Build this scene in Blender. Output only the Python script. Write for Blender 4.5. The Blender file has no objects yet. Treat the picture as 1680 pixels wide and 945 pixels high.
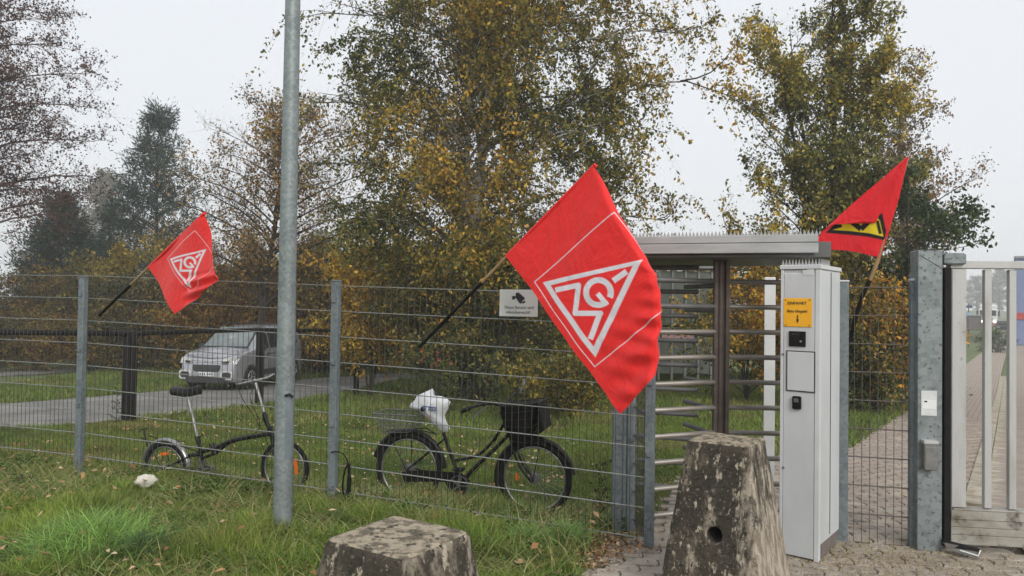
import bpy, math, random
import numpy as np
from mathutils import Vector, Matrix, noise as mnoise

random.seed(7)
RNG = np.random.default_rng(7)
scene = bpy.context.scene
col = scene.collection
R = math.radians

# ------------------------------------------------------------------ camera
F = 1213.0; CX, CY = 840.0, 472.5; EYE = 1.6
PITCH = R(1.11); ROLL = 0.014
cam_d = bpy.data.cameras.new("camera"); cam = bpy.data.objects.new("camera", cam_d); col.objects.link(cam)
cam_d.sensor_width = 36.0; cam_d.lens = 36.0 * F / 1680.0
cam_d.clip_start = 0.05; cam_d.clip_end = 3000
CM = Matrix.Translation((0, 0, EYE)) @ Matrix.Rotation(math.pi / 2 + PITCH, 4, 'X') @ Matrix.Rotation(ROLL, 4, 'Z')
cam.matrix_world = CM
scene.camera = cam

# ------------------------------------------------------------------ world and light (overcast, foggy)
SUN_EL, SUN_AZ = R(34), R(158)
world = bpy.data.worlds.new("World"); scene.world = world; world.use_nodes = True
wn, wl = world.node_tree.nodes, world.node_tree.links
bg = wn['Background']; sky = wn.new('ShaderNodeTexSky'); sky.sky_type = 'NISHITA'; sky.sun_disc = False
sky.sun_elevation = SUN_EL; sky.sun_rotation = SUN_AZ; sky.dust_density = 6.0; sky.air_density = 1.2
mx = wn.new('ShaderNodeMix'); mx.data_type = 'RGBA'; mx.inputs['Factor'].default_value = 0.88
wl.new(sky.outputs[0], mx.inputs['A']); mx.inputs['B'].default_value = (7.9, 8.1, 8.4, 1)
wl.new(mx.outputs['Result'], bg.inputs['Color']); bg.inputs['Strength'].default_value = 0.090
sun_d = bpy.data.lights.new("sun", 'SUN'); sun_d.energy = 1.5; sun_d.angle = R(25); sun_d.color = (1, .97, .92)
sun = bpy.data.objects.new("sun", sun_d); col.objects.link(sun)
sd = Vector((math.sin(SUN_AZ) * math.cos(SUN_EL), math.cos(SUN_AZ) * math.cos(SUN_EL), math.sin(SUN_EL)))
sun.rotation_euler = sd.to_track_quat('Z', 'Y').to_euler()
scene.view_settings.view_transform = 'Standard'; scene.view_settings.look = 'None'
scene.view_settings.exposure = 0.45; scene.view_settings.gamma = 1.0
scene.render.engine = 'CYCLES'
cy = scene.cycles
cy.use_denoising = True; cy.max_bounces = 8; cy.diffuse_bounces = 3; cy.glossy_bounces = 2
cy.transmission_bounces = 4; cy.transparent_max_bounces = 8; cy.volume_bounces = 5
cy.use_adaptive_sampling = True; cy.adaptive_threshold = 0.02
HAZE = 0.0021

# ------------------------------------------------------------------ geometry helpers
def ray(px, py):
    d = CM.to_3x3() @ Vector(((px - CX) / F, -(py - CY) / F, -1.0))
    return d / d.y
def at(px, py, depth):
    d = ray(px, py); return Vector((d.x * depth, depth, EYE + d.z * depth))
def ss(t):
    t = np.clip(t, 0, 1); return t * t * (3 - 2 * t)
def yf(x):
    x = np.asarray(x, float)
    return np.where(x < -1.37, 5.373 - .323 * x, np.where(x < .92, 5.274 - .406 * x, 4.9 + .25 * np.clip(x - .92, 0, 1)))
def gz(x, y):
    x = np.asarray(x, float); y = np.asarray(y, float)
    s = np.maximum(0, y - yf(np.clip(x, -7, 9)) - .05)
    left = -.28 * ss(s / 1.2) - .067 * np.maximum(0, s - 1.2)
    right = -.059 * s
    w = ss((x - .5) / .9)
    z = left * (1 - w) + right * w
    return -1.3 + np.logaddexp(0, (z + 1.3) / .12) * .12 - 0.0
def gzf(x, y): return float(gz(x, y))
def G(px, py, off=0.0):
    d = ray(px, py); lo, hi = .5, 900.0
    for _ in range(60):
        m = (lo + hi) / 2
        if EYE + d.z * m > gzf(d.x * m, m): lo = m
        else: hi = m
    return Vector((d.x * lo, lo, gzf(d.x * lo, lo) + off))

class Plane:
    """a vertical plane through o with horizontal direction u"""
    def __init__(self, o, u):
        self.o = Vector((o[0], o[1], 0)); self.u = Vector((u[0], u[1], 0)).normalized()
        self.n = Vector((self.u.y, -self.u.x, 0))            # towards the viewer
        if self.n.y > 0: self.n = -self.n
    def P(self, px, py, off=0.0):
        d = ray(px, py); d = Vector((d.x, 1, d.z))
        t = self.o.dot(self.n) / d.dot(self.n)
        return Vector((0, 0, EYE)) + d * t + self.n * off

def frame_dir(d):
    d = d.normalized(); a = Vector((0, 0, 1)) if abs(d.z) < .9 else Vector((1, 0, 0))
    u = d.cross(a).normalized(); return u, d.cross(u)

class MB:
    def __init__(self): self.v = []; self.f = []; self.m = []; self.sm = []
    def add(self, vs, fs, m=0, smooth=False):
        n = len(self.v); self.v += [tuple(v) for v in vs]
        self.f += [tuple(i + n for i in f) for f in fs]; self.m += [m] * len(fs); self.sm += [smooth] * len(fs)
        return self
    def box(self, c, s, rz=0.0, m=0, bev=0.0, M=None):
        x, y, z = s[0] / 2, s[1] / 2, s[2] / 2
        T = Matrix.Translation(c) @ Matrix.Rotation(rz, 4, 'Z') if M is None else M
        if bev <= 0:
            vs = [T @ Vector((i * x, j * y, k * z)) for k in (-1, 1) for j in (-1, 1) for i in (-1, 1)]
            return self.add(vs, [(0, 2, 3, 1), (4, 5, 7, 6), (0, 1, 5, 4), (2, 6, 7, 3), (0, 4, 6, 2), (1, 3, 7, 5)], m)
        b = min(bev, x * .9, y * .9, z * .9)
        vs = []; fs = []
        rings = [(-z, x - b, y - b), (-z + b, x, y), (z - b, x, y), (z, x - b, y - b)]
        for zz, xx, yy in rings:
            e = b * .5
            for sx, sy, o in ((1, 1, 0), (1, 1, 1), (-1, 1, 1), (-1, 1, 0), (-1, -1, 0), (-1, -1, 1), (1, -1, 1), (1, -1, 0)):
                px_, py_ = (xx, yy - e) if o == 0 else (xx - e, yy)
                vs.append(T @ Vector((sx * px_, sy * py_, zz)))
        for r in range(3):
            for k in range(8):
                a = r * 8 + k; bb = r * 8 + (k + 1) % 8
                fs.append((a, bb, bb + 8, a + 8))
        fs.append(tuple(range(7, -1, -1))); fs.append(tuple(range(24, 32)))
        return self.add(vs, fs, m)
    def tube(self, pts, r, n=8, m=0, cap=True):
        pts = [Vector(p) for p in pts]; L = len(pts)
        rs = r if isinstance(r, (list, tuple)) else [r] * L
        vs = []; fs = []; u = None
        for i, p in enumerate(pts):
            d = (pts[min(i + 1, L - 1)] - pts[max(i - 1, 0)]).normalized()
            if u is None: u, w = frame_dir(d)
            else:
                u = (u - d * u.dot(d)).normalized()
            w = d.cross(u)
            for k in range(n):
                a = 2 * math.pi * k / n; vs.append(p + (u * math.cos(a) + w * math.sin(a)) * rs[i])
        for i in range(L - 1):
            for k in range(n):
                a = i * n + k; b = i * n + (k + 1) % n; fs.append((a, b, b + n, a + n))
        self.add(vs, fs, m, n > 4)
        if cap:
            self.add(vs[:n], [tuple(range(n - 1, -1, -1))], m); self.add(vs[-n:], [tuple(range(n))], m)
        return self
    def torus(self, c, ax1, ax2, Rr, r, n=40, k=8, m=0, a0=0, a1=2 * math.pi, flat=1.0):
        c = Vector(c); nn = ax1.cross(ax2); full = abs(a1 - a0) > 6.28
        N = n if full else n + 1; vs = []; fs = []
        for i in range(N):
            a = a0 + (a1 - a0) * i / n; d = ax1 * math.cos(a) + ax2 * math.sin(a)
            for j in range(k):
                b = 2 * math.pi * j / k; vs.append(c + d * (Rr + r * math.cos(b)) + nn * (r * flat * math.sin(b)))
        for i in range(n):
            i2 = (i + 1) % N
            for j in range(k): fs.append((i * k + j, i * k + (j + 1) % k, i2 * k + (j + 1) % k, i2 * k + j))
        return self.add(vs, fs, m, True)
    def prism(self, poly, off, m=0):
        """poly: list of 3D points, off: extrusion vector"""
        n = len(poly); off = Vector(off); vs = [Vector(p) for p in poly] + [Vector(p) + off for p in poly]
        fs = [tuple(range(n - 1, -1, -1)), tuple(range(n, 2 * n))] + [(i, (i + 1) % n, (i + 1) % n + n, i + n) for i in range(n)]
        return self.add(vs, fs, m)
    def disc(self, c, n_, r, k=16, m=0):
        u, w = frame_dir(Vector(n_)); c = Vector(c)
        return self.add([c + (u * math.cos(2 * math.pi * i / k) + w * math.sin(2 * math.pi * i / k)) * r for i in range(k)], [tuple(range(k))], m)
    def build(self, name, mats, parent=None, loc=None):
        me = bpy.data.meshes.new(name)
        off = Vector((0, 0, 0)) if loc is None else Vector(loc)
        if parent is not None: off = off + parent['_o'] if False else off
        me.from_pydata([tuple(Vector(v) - off) for v in self.v], [], self.f)
        mats = mats if isinstance(mats, (list, tuple)) else [mats]
        for mm in mats: me.materials.append(mm)
        me.polygons.foreach_set('material_index', self.m); me.polygons.foreach_set('use_smooth', self.sm)
        me.update()
        import bmesh
        bm = bmesh.new(); bm.from_mesh(me); bmesh.ops.recalc_face_normals(bm, faces=bm.faces); bm.to_mesh(me); bm.free()
        o = bpy.data.objects.new(name, me); col.objects.link(o); o.location = off
        if parent is not None: adopt(o, parent)
        return o

def adopt(o, parent):
    """parent keeping the world place (all parents are translated only)"""
    pl = Vector((0, 0, 0)); p = parent
    while p is not None: pl += p.location; p = p.parent
    o.location = Vector(o.location) - pl; o.parent = parent

def tag(o, label=None, cat=None, group=None, kind=None):
    if label: o['label'] = label
    if cat: o['category'] = cat
    if group: o['group'] = group
    if kind: o['kind'] = kind
    return o
def thing(name, loc, label, cat, group=None):
    o = bpy.data.objects.new(name, None); o.empty_display_size = .1; col.objects.link(o); o.location = loc
    return tag(o, label, cat, group)
def dupe(o, loc, parent=None, rz=None):
    c = o.copy(); col.objects.link(c); c.parent = None; c.location = loc
    if rz is not None: c.rotation_euler = (0, 0, rz)
    if parent is not None: adopt(c, parent)
    return c

def np_mesh(name, V, T=None, Q=None, cols=None, mats=(), smooth=False, vals=None):
    me = bpy.data.meshes.new(name); V = np.asarray(V, np.float32)
    loops = []; starts = []; n = 0
    if Q is not None and len(Q):
        Q = np.asarray(Q, np.int32); loops.append(Q.ravel()); starts.append(np.arange(len(Q)) * 4); n += len(Q) * 4
    if T is not None and len(T):
        T = np.asarray(T, np.int32); loops.append(T.ravel()); starts.append(n + np.arange(len(T)) * 3)
    loops = np.concatenate(loops); starts = np.concatenate(starts)
    me.vertices.add(len(V)); me.vertices.foreach_set('co', V.ravel())
    me.loops.add(len(loops)); me.loops.foreach_set('vertex_index', loops.astype(np.int32))
    me.polygons.add(len(starts)); me.polygons.foreach_set('loop_start', starts.astype(np.int32))
    me.update(calc_edges=True)
    if smooth: me.polygons.foreach_set('use_smooth', np.ones(len(starts), bool))
    if cols is not None:
        a = me.color_attributes.new('tint', 'FLOAT_COLOR', 'POINT')
        c4 = np.ones((len(V), 4), np.float32); c4[:, :3] = cols; a.data.foreach_set('color', c4.ravel())
    if vals is not None:
        for k, vv in vals.items():
            a = me.attributes.new(k, 'FLOAT', 'POINT'); a.data.foreach_set('value', np.asarray(vv, np.float32))
    for m in mats: me.materials.append(m)
    return me
def np_obj(name, me, parent=None, loc=(0, 0, 0)):
    o = bpy.data.objects.new(name, me); col.objects.link(o); o.location = loc
    if parent is not None: adopt(o, parent)
    return o

# ------------------------------------------------------------------ materials
def new_mat(name):
    m = bpy.data.materials.new(name); m.use_nodes = True
    return m, m.node_tree.nodes, m.node_tree.links, m.node_tree.nodes['Principled BSDF']
def pm(name, c1, c2=None, scale=8.0, rough=.6, metal=0.0, bump=0.0, detail=6.0, contrast=(.35, .65), coat=0.0, stretch=None, bscale=None, world_co=False):
    m, n, l, p = new_mat(name)
    p.inputs['Roughness'].default_value = rough; p.inputs['Metallic'].default_value = metal
    if coat: p.inputs['Coat Weight'].default_value = coat
    c2 = c2 or tuple(x * .85 for x in c1)
    tc = n.new('ShaderNodeTexCoord'); mp = n.new('ShaderNodeMapping'); 
    if world_co:
        g = n.new('ShaderNodeNewGeometry'); l.new(g.outputs['Position'], mp.inputs[0])
    else: l.new(tc.outputs['Object'], mp.inputs[0])
    if stretch: mp.inputs['Scale'].default_value = stretch
    nz = n.new('ShaderNodeTexNoise'); nz.inputs['Scale'].default_value = scale; nz.inputs['Detail'].default_value = detail
    l.new(mp.outputs[0], nz.inputs['Vector'])
    cr = n.new('ShaderNodeValToRGB'); cr.color_ramp.elements[0].position, cr.color_ramp.elements[1].position = contrast
    cr.color_ramp.elements[0].color = (*c1, 1); cr.color_ramp.elements[1].color = (*c2, 1)
    l.new(nz.outputs[0], cr.inputs[0]); l.new(cr.outputs[0], p.inputs['Base Color'])
    if bump:
        nb = n.new('ShaderNodeTexNoise'); nb.inputs['Scale'].default_value = bscale or scale * 3; nb.inputs['Detail'].default_value = 8
        l.new(mp.outputs[0], nb.inputs['Vector'])
        b = n.new('ShaderNodeBump'); b.inputs['Strength'].default_value = bump; b.inputs['Distance'].default_value = .01
        l.new(nb.outputs[0], b.inputs['Height']); l.new(b.outputs[0], p.inputs['Normal'])
    return m
def layered(name, layers, rough=.85, bump=.5, bscale=60, rvar=0.0, metal=0.0, world_co=False):
    """layers: list of (colour, noise scale, lo, hi, stretch)"""
    m, n, l, p = new_mat(name); p.inputs['Roughness'].default_value = rough; p.inputs['Metallic'].default_value = metal
    if world_co:
        g = n.new('ShaderNodeNewGeometry'); co = g.outputs['Position']
    else: co = n.new('ShaderNodeTexCoord').outputs['Object']
    cur = None
    for i, L in enumerate(layers):
        c = L[0]
        if cur is None:
            rgb = n.new('ShaderNodeRGB'); rgb.outputs[0].default_value = (*c, 1); cur = rgb.outputs[0]; continue
        mp = n.new('ShaderNodeMapping'); l.new(co, mp.inputs[0]); mp.inputs['Location'].default_value = (i * 3.1, i * 1.7, i * .9)
        if len(L) > 4 and L[4]: mp.inputs['Scale'].default_value = L[4]
        nz = n.new('ShaderNodeTexNoise'); nz.inputs['Scale'].default_value = L[1]; nz.inputs['Detail'].default_value = 8; nz.inputs['Roughness'].default_value = .62
        l.new(mp.outputs[0], nz.inputs['Vector'])
        mr = n.new('ShaderNodeMapRange'); mr.inputs['From Min'].default_value = L[2]; mr.inputs['From Max'].default_value = L[3]; l.new(nz.outputs[0], mr.inputs[0])
        mx = n.new('ShaderNodeMix'); mx.data_type = 'RGBA'; l.new(mr.outputs[0], mx.inputs['Factor']); l.new(cur, mx.inputs['A']); mx.inputs['B'].default_value = (*c, 1)
        cur = mx.outputs['Result']
    if rvar:
        oi = n.new('ShaderNodeObjectInfo'); hs = n.new('ShaderNodeHueSaturation')
        mr = n.new('ShaderNodeMapRange'); mr.inputs['To Min'].default_value = 1 - rvar; mr.inputs['To Max'].default_value = 1 + rvar
        l.new(oi.outputs['Random'], mr.inputs[0]); l.new(mr.outputs[0], hs.inputs['Value']); l.new(cur, hs.inputs['Color']); cur = hs.outputs[0]
    l.new(cur, p.inputs['Base Color'])
    if bump:
        nb = n.new('ShaderNodeTexNoise'); nb.inputs['Scale'].default_value = bscale; nb.inputs['Detail'].default_value = 8; l.new(co, nb.inputs['Vector'])
        b = n.new('ShaderNodeBump'); b.inputs['Strength'].default_value = bump; b.inputs['Distance'].default_value = .01
        l.new(nb.outputs[0], b.inputs['Height']); l.new(b.outputs[0], p.inputs['Normal'])
    return m
def tint_mat(name, rough=.6, trans=.3, spec=.3):
    m, n, l, p = new_mat(name); p.inputs['Roughness'].default_value = rough
    p.inputs['Specular IOR Level'].default_value = spec
    a = n.new('ShaderNodeAttribute'); a.attribute_name = 'tint'; l.new(a.outputs['Color'], p.inputs['Base Color'])
    if trans:
        t = n.new('ShaderNodeBsdfTranslucent'); l.new(a.outputs['Color'], t.inputs['Color'])
        mxs = n.new('ShaderNodeMixShader'); mxs.inputs[0].default_value = trans
        l.new(p.outputs[0], mxs.inputs[1]); l.new(t.outputs[0], mxs.inputs[2]); l.new(mxs.outputs[0], n['Material Output'].inputs[0])
    return m
def galv(name, c1, c2, scale=45, rough=.5, dark=None):
    m, n, l, p = new_mat(name); p.inputs['Roughness'].default_value = rough; p.inputs['Metallic'].default_value = .35
    tc = n.new('ShaderNodeTexCoord'); v = n.new('ShaderNodeTexVoronoi'); v.inputs['Scale'].default_value = scale
    l.new(tc.outputs['Object'], v.inputs['Vector'])
    nz = n.new('ShaderNodeTexNoise'); nz.inputs['Scale'].default_value = 5; nz.inputs['Detail'].default_value = 8; l.new(tc.outputs['Object'], nz.inputs['Vector'])
    ad = n.new('ShaderNodeMath'); ad.operation = 'MULTIPLY_ADD'; ad.inputs[1].default_value = .45
    sp = n.new('ShaderNodeSeparateColor'); l.new(v.outputs['Color'], sp.inputs[0]); l.new(sp.outputs[0], ad.inputs[0]); l.new(nz.outputs[0], ad.inputs[2])
    cr = n.new('ShaderNodeValToRGB'); cr.color_ramp.elements[0].position = .35; cr.color_ramp.elements[1].position = .95
    cr.color_ramp.elements[0].color = (*c1, 1); cr.color_ramp.elements[1].color = (*c2, 1)
    l.new(ad.outputs[0], cr.inputs[0]); cur = cr.outputs[0]
    if dark:
        v2 = n.new('ShaderNodeTexNoise'); v2.inputs['Scale'].default_value = 38; v2.inputs['Detail'].default_value = 2; l.new(tc.outputs['Object'], v2.inputs['Vector'])
        mr = n.new('ShaderNodeMapRange'); mr.inputs['From Min'].default_value = .60; mr.inputs['From Max'].default_value = .66; l.new(v2.outputs[0], mr.inputs[0])
        mxn = n.new('ShaderNodeMix'); mxn.data_type = 'RGBA'; l.new(mr.outputs[0], mxn.inputs['Factor']); l.new(cur, mxn.inputs['A']); mxn.inputs['B'].default_value = (*dark, 1); cur = mxn.outputs['Result']
    l.new(cur, p.inputs['Base Color'])
    return m

M = {}
M['pole'] = galv('galvanised pole', (.145, .175, .18), (.26, .295, .30), 60, .55)
M['post'] = galv('galvanised post', (.115, .14, .155), (.20, .23, .245), 50, .55)
M['gatepost'] = galv('blotched galvanised steel', (.14, .165, .17), (.245, .275, .28), 30, .5, dark=(.10, .115, .12))
M['rod'] = pm('galvanised wire', (.12, .122, .115), (.07, .072, .065), 30, .5, .5)
M['rodh'] = pm('galvanised flat wire', (.32, .33, .32), (.22, .23, .21), 30, .45, .5)
M['rodrust'] = pm('weathered dark wire', (.10, .085, .075), (.15, .13, .12), 30, .6, .4)
M['cab'] = layered('grey painted sheet steel', [((.54, .565, .58),), ((.47, .485, .49), 4, .45, .75, (1, 1, .35)), ((.36, .35, .32), 11, .66, .80, (1, 1, .25))], .38, .06, 30)
M['cabtrim'] = pm('light grey edge trim', (.60, .62, .63), (.54, .56, .57), 5, .4)
M['cabdark'] = pm('dark seam rubber', (.03, .03, .035), (.05, .05, .05), 10, .7)
M['plinth'] = pm('brown grey plinth', (.13, .11, .10), (.18, .16, .14), 12, .7)
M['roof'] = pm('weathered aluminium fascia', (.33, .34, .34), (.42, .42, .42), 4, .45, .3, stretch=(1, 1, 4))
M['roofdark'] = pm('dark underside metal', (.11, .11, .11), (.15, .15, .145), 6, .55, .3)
M['steel'] = pm('brushed steel tube', (.34, .315, .285), (.24, .215, .19), 9, .45, .35, stretch=(.5, .5, 3))
M['rotor'] = pm('brown steel column', (.12, .095, .085), (.17, .14, .125), 10, .42, .6)
M['fixed'] = pm('grey steel tube', (.12, .12, .122), (.17, .17, .17), 10, .55, .2)
M['white'] = pm('white paint', (.72, .73, .73), (.62, .64, .64), 6, .5)
M['alu'] = layered('soiled aluminium', [((.46, .46, .45),), ((.30, .29, .27), 6, .5, .75, (1, 1, .3)), ((.12, .11, .09), 14, .63, .75)], .5, .15, 60, metal=.25)
M['beam'] = layered('dirty aluminium beam', [((.36, .35, .31),), ((.22, .20, .16), 5, .42, .62, (.6, 1, 1)), ((.07, .06, .045), 9, .54, .68)], .6, .25, 60, metal=.15)
M['black'] = pm('black rubber', (.006, .006, .0065), (.012, .0115, .011), 20, .6)
M['blackpaint'] = pm('black bicycle paint', (.006, .006, .007), (.016, .015, .014), 12, .4)
M['tyre'] = pm('tyre rubber', (.009, .009, .009), (.02, .019, .017), 30, .8)
M['silver'] = pm('scuffed bicycle alloy', (.42, .42, .42), (.30, .30, .29), 20, .3, .8)
M['orange'] = pm('orange reflector', (.85, .20, .02), (.75, .14, .01), 30, .25)
M['saddle'] = pm('worn black vinyl', (.02, .02, .022), (.04, .038, .036), 15, .45)
M['wood'] = pm('pale wooden rod', (.38, .25, .12), (.28, .17, .08), 12, .6, stretch=(1, 1, .2))
M['yellow'] = pm('yellow sign plate', (.86, .44, .015), (.82, .40, .012), 6, .4)
M['sign'] = pm('off white sign plate', (.66, .68, .67), (.60, .62, .60), 5, .45)
M['ink'] = pm('black print', (.015, .015, .018), (.02, .02, .02), 5, .6)
M['greyink'] = pm('grey print', (.10, .11, .13), (.12, .13, .15), 5, .6)
M['sticker'] = pm('white sticker', (.62, .64, .64), (.54, .55, .55), 12, .5)
M['keybox'] = pm('weathered zinc box', (.26, .255, .24), (.16, .15, .13), 10, .45, .6)
M['glass'] = pm('dark car glass', (.015, .018, .02), (.03, .035, .035), 2, .08)
M['darkpost'] = pm('dark stained post', (.009, .008, .008), (.02, .017, .016), 8, .75, bump=.3, stretch=(1, 1, .2))
M['concrete'] = layered('mossy weathered concrete', [((.36, .31, .24),), ((.18, .15, .11), 7, .44, .56, (1, 1, .5)), ((.055, .045, .032), 9, .42, .52, (1, 1, .4)), ((.035, .03, .022), 3.2, .47, .56, (1, 1, .6)), ((.40, .35, .27), 26, .57, .64, (1, 1, .5)), ((.022, .019, .014), 38, .55, .62), ((.24, .22, .15), 60, .60, .66)], .95, 1.0, 50)
M['concrete_top'] = layered('lichened concrete top', [((.34, .29, .21),), ((.12, .10, .07), 16, .46, .58), ((.05, .045, .03), 30, .52, .62), ((.42, .36, .26), 40, .60, .68)], .95, .9, 60)
M['paver'] = layered('grey brown paver', [((.36, .32, .27),), ((.26, .225, .185), 9, .4, .7), ((.38, .34, .28), 40, .58, .7), ((.12, .10, .08), 60, .66, .74)], .9, .4, 90, rvar=.10, world_co=True)
M['paver_red'] = layered('reddish brown paver', [((.33, .275, .23),), ((.25, .205, .17), 9, .4, .7), ((.42, .36, .28), 3, .52, .66), ((.40, .34, .28), 40, .58, .7)], .9, .4, 90, rvar=.10, world_co=True)
M['bed'] = layered('sandy joints', [((.11, .09, .065),), ((.05, .045, .03), 7, .45, .6)], .95, .5, 80, world_co=True)
M['sett'] = layered('pale gutter sett', [((.40, .36, .28),), ((.27, .23, .17), 6, .42, .6), ((.12, .10, .07), 12, .6, .7)], .9, .4, 90, rvar=.12, world_co=True)
M['litter'] = tint_mat('dry fallen leaf', .8, .15)
M['leaf'] = tint_mat('leaf', .55, .32)
M['grassm'] = tint_mat('grass blade', .6, .35)
M['needle'] = tint_mat('conifer needle', .7, .1)
M['bark'] = layered('dark bark', [((.05, .042, .034),), ((.028, .024, .02), 14, .4, .6, (1, 1, .3)), ((.09, .085, .06), 20, .6, .7)], .95, .8, 40)
M['barkred'] = layered('reddish bark', [((.11, .07, .055),), ((.07, .045, .038), 14, .4, .6)], .95, 0)
M['birch'] = layered('white birch bark', [((.50, .49, .45),), ((.30, .28, .25), 5, .5, .7), ((.03, .028, .025), 10, .53, .58, (.6, .6, 2.2))], .85, .4, 40)
M['asphalt'] = layered('worn asphalt lane', [((.20, .195, .185),), ((.14, .135, .125), 1.1, .42, .6), ((.10, .095, .085), 6, .60, .66), ((.25, .24, .225), .5, .5, .6), ((.28, .27, .25), 60, .6, .7)], .9, .3, 120, world_co=True)
M['drive'] = layered('reddish brown driveway', [((.30, .25, .21),), ((.24, .195, .165), 3, .4, .65), ((.14, .115, .09), 5, .62, .72), ((.36, .31, .26), 70, .58, .68)], .9, .3, 120, world_co=True)
M['groundm'] = layered('grassy soil', [((.12, .165, .045),), ((.15, .13, .06), .35, .5, .7), ((.055, .07, .02), 5, .45, .6), ((.17, .18, .06), 14, .56, .7)], .95, .8, 14, world_co=True)

def dark_foot(m, z0, z1, colr):
    n, l = m.node_tree.nodes, m.node_tree.links; p = n['Principled BSDF']; cur = p.inputs['Base Color'].links[0].from_socket
    tc = n.new('ShaderNodeTexCoord'); sp = n.new('ShaderNodeSeparateXYZ'); l.new(tc.outputs['Object'], sp.inputs[0])
    nz = n.new('ShaderNodeTexNoise'); nz.inputs['Scale'].default_value = 3; l.new(tc.outputs['Object'], nz.inputs['Vector'])
    ad = n.new('ShaderNodeMath'); ad.operation = 'MULTIPLY_ADD'; l.new(nz.outputs[0], ad.inputs[0]); ad.inputs[1].default_value = 1.5; l.new(sp.outputs[2], ad.inputs[2])
    mr = n.new('ShaderNodeMapRange'); mr.inputs['From Min'].default_value = z0; mr.inputs['From Max'].default_value = z1; l.new(ad.outputs[0], mr.inputs[0])
    mx = n.new('ShaderNodeMix'); mx.data_type = 'RGBA'; l.new(mr.outputs[0], mx.inputs['Factor']); mx.inputs['A'].default_value = (*colr, 1); l.new(cur, mx.inputs['B']); l.new(mx.outputs['Result'], p.inputs['Base Color'])
dark_foot(M['birch'], 4.6, 5.6, (.05, .043, .036))
for k_ in ('black', 'tyre', 'darkpost', 'blackpaint', 'saddle', 'fixed', 'rod'): M[k_].node_tree.nodes['Principled BSDF'].inputs['Specular IOR Level'].default_value = .18 if k_ != 'blackpaint' else .3
# brick pattern for the far footpath
def path_mat():
    m, n, l, p = new_mat('footpath brick paving'); p.inputs['Roughness'].default_value = .9
    g = n.new('ShaderNodeNewGeometry'); mp = n.new('ShaderNodeMapping'); l.new(g.outputs['Position'], mp.inputs[0]); mp.inputs['Rotation'].default_value = (0, 0, -.98)
    b = n.new('ShaderNodeTexBrick'); l.new(mp.outputs[0], b.inputs['Vector']); b.inputs['Scale'].default_value = 1
    b.inputs['Brick Width'].default_value = .2; b.inputs['Row Height'].default_value = .1; b.inputs['Mortar Size'].default_value = .006
    b.inputs['Color1'].default_value = (.34, .285, .235, 1); b.inputs['Color2'].default_value = (.29, .24, .20, 1); b.inputs['Mortar'].default_value = (.15, .12, .09, 1)
    l.new(b.outputs[0], p.inputs['Base Color']); return m
M['path'] = path_mat()

# ------------------------------------------------------------------ ground
PAVED = [(-1.4, -2), (.43, 4.34), (.654, 4.96), (.93, 5.12), (1.18, 5.9), (1.75, 7.6), (2.4, 8.7), (4.3, 9.5), (8.8, 16.4), (23, 37.6), (46, 70), (130, 190), (400, 190), (400, -2)]
def inside(px, py, poly):
    px = np.asarray(px, float); py = np.asarray(py, float); c = np.zeros(px.shape, bool); n = len(poly)
    for i in range(n):
        x1, y1 = poly[i]; x2, y2 = poly[(i + 1) % n]
        if y1 == y2: continue
        c ^= ((y1 > py) != (y2 > py)) & (px < (x2 - x1) * (py - y1) / (y2 - y1) + x1)
    return c
def edge_pts(pts): return [G(*p) for p in pts]
road_far = [Vector((-34, 1.5, 0)), Vector((-15, 9.5, 0))] + edge_pts([(0, 664), (150, 652), (299, 639), (430, 628), (545, 619), (640, 613), (760, 608), (900, 604)])
road_near = [Vector((-34, -4, 0)), Vector((-15, 4.5, 0))] + edge_pts([(0, 707), (120, 698), (203, 690), (374, 670), (480, 658), (560, 645), (620, 629), (660, 622), (800, 615), (1000, 610)])
ROAD = [(p.x, p.y) for p in road_far] + [(p.x, p.y) for p in reversed(road_near)]
fp_far = [Vector((-60, 12, 0)), G(0, 613), G(140, 602), G(260, 596), G(380, 591)]
fp_near = [Vector((-60, 10, 0)), G(0, 621), G(140, 608), G(260, 601), G(380, 595)]

def grid_axis(a, fine0, fine1, b, step, growth=1.25):
    mid = list(np.arange(fine0, fine1 + 1e-6, step)); lo = []; s = step; v = fine0
    while v > a: s *= growth; v -= s; lo.append(v)
    hi = []; s = step; v = fine1
    while v < b: s *= growth; v += s; hi.append(v)
    return np.array(lo[::-1] + mid + hi)
def bump_noise(x, y):
    return .012 * np.sin(x * 3.1 + 1.3 * np.sin(y * 2.3)) * np.sin(y * 3.7 + np.sin(x * 1.9)) + .008 * np.sin(x * 9.1 + y * 3.3) * np.sin(y * 8.2 - x * 2.1)
gx = grid_axis(-700, -9, 10, 700, .12); gy = grid_axis(-300, 1, 20, 1500, .12)
XX, YY = np.meshgrid(gx, gy); ZZ = gz(XX, YY)
pv = inside(XX, YY, PAVED) | inside(XX, YY, ROAD)
ZZ = ZZ + np.where(pv, -.05, bump_noise(XX, YY) * (np.abs(YY) < 40))
nx, ny = len(gx), len(gy)
idx = np.arange(nx * ny).reshape(ny, nx)
Q = np.stack([idx[:-1, :-1], idx[:-1, 1:], idx[1:, 1:], idx[1:, :-1]], -1).reshape(-1, 4)
me = np_mesh('ground', np.stack([XX, YY, ZZ], -1).reshape(-1, 3), Q=Q, mats=[M['groundm']], smooth=True)
tag(np_obj('ground', me), kind='structure', label='rough grassy ground sloping down behind the wire fence')

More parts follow.
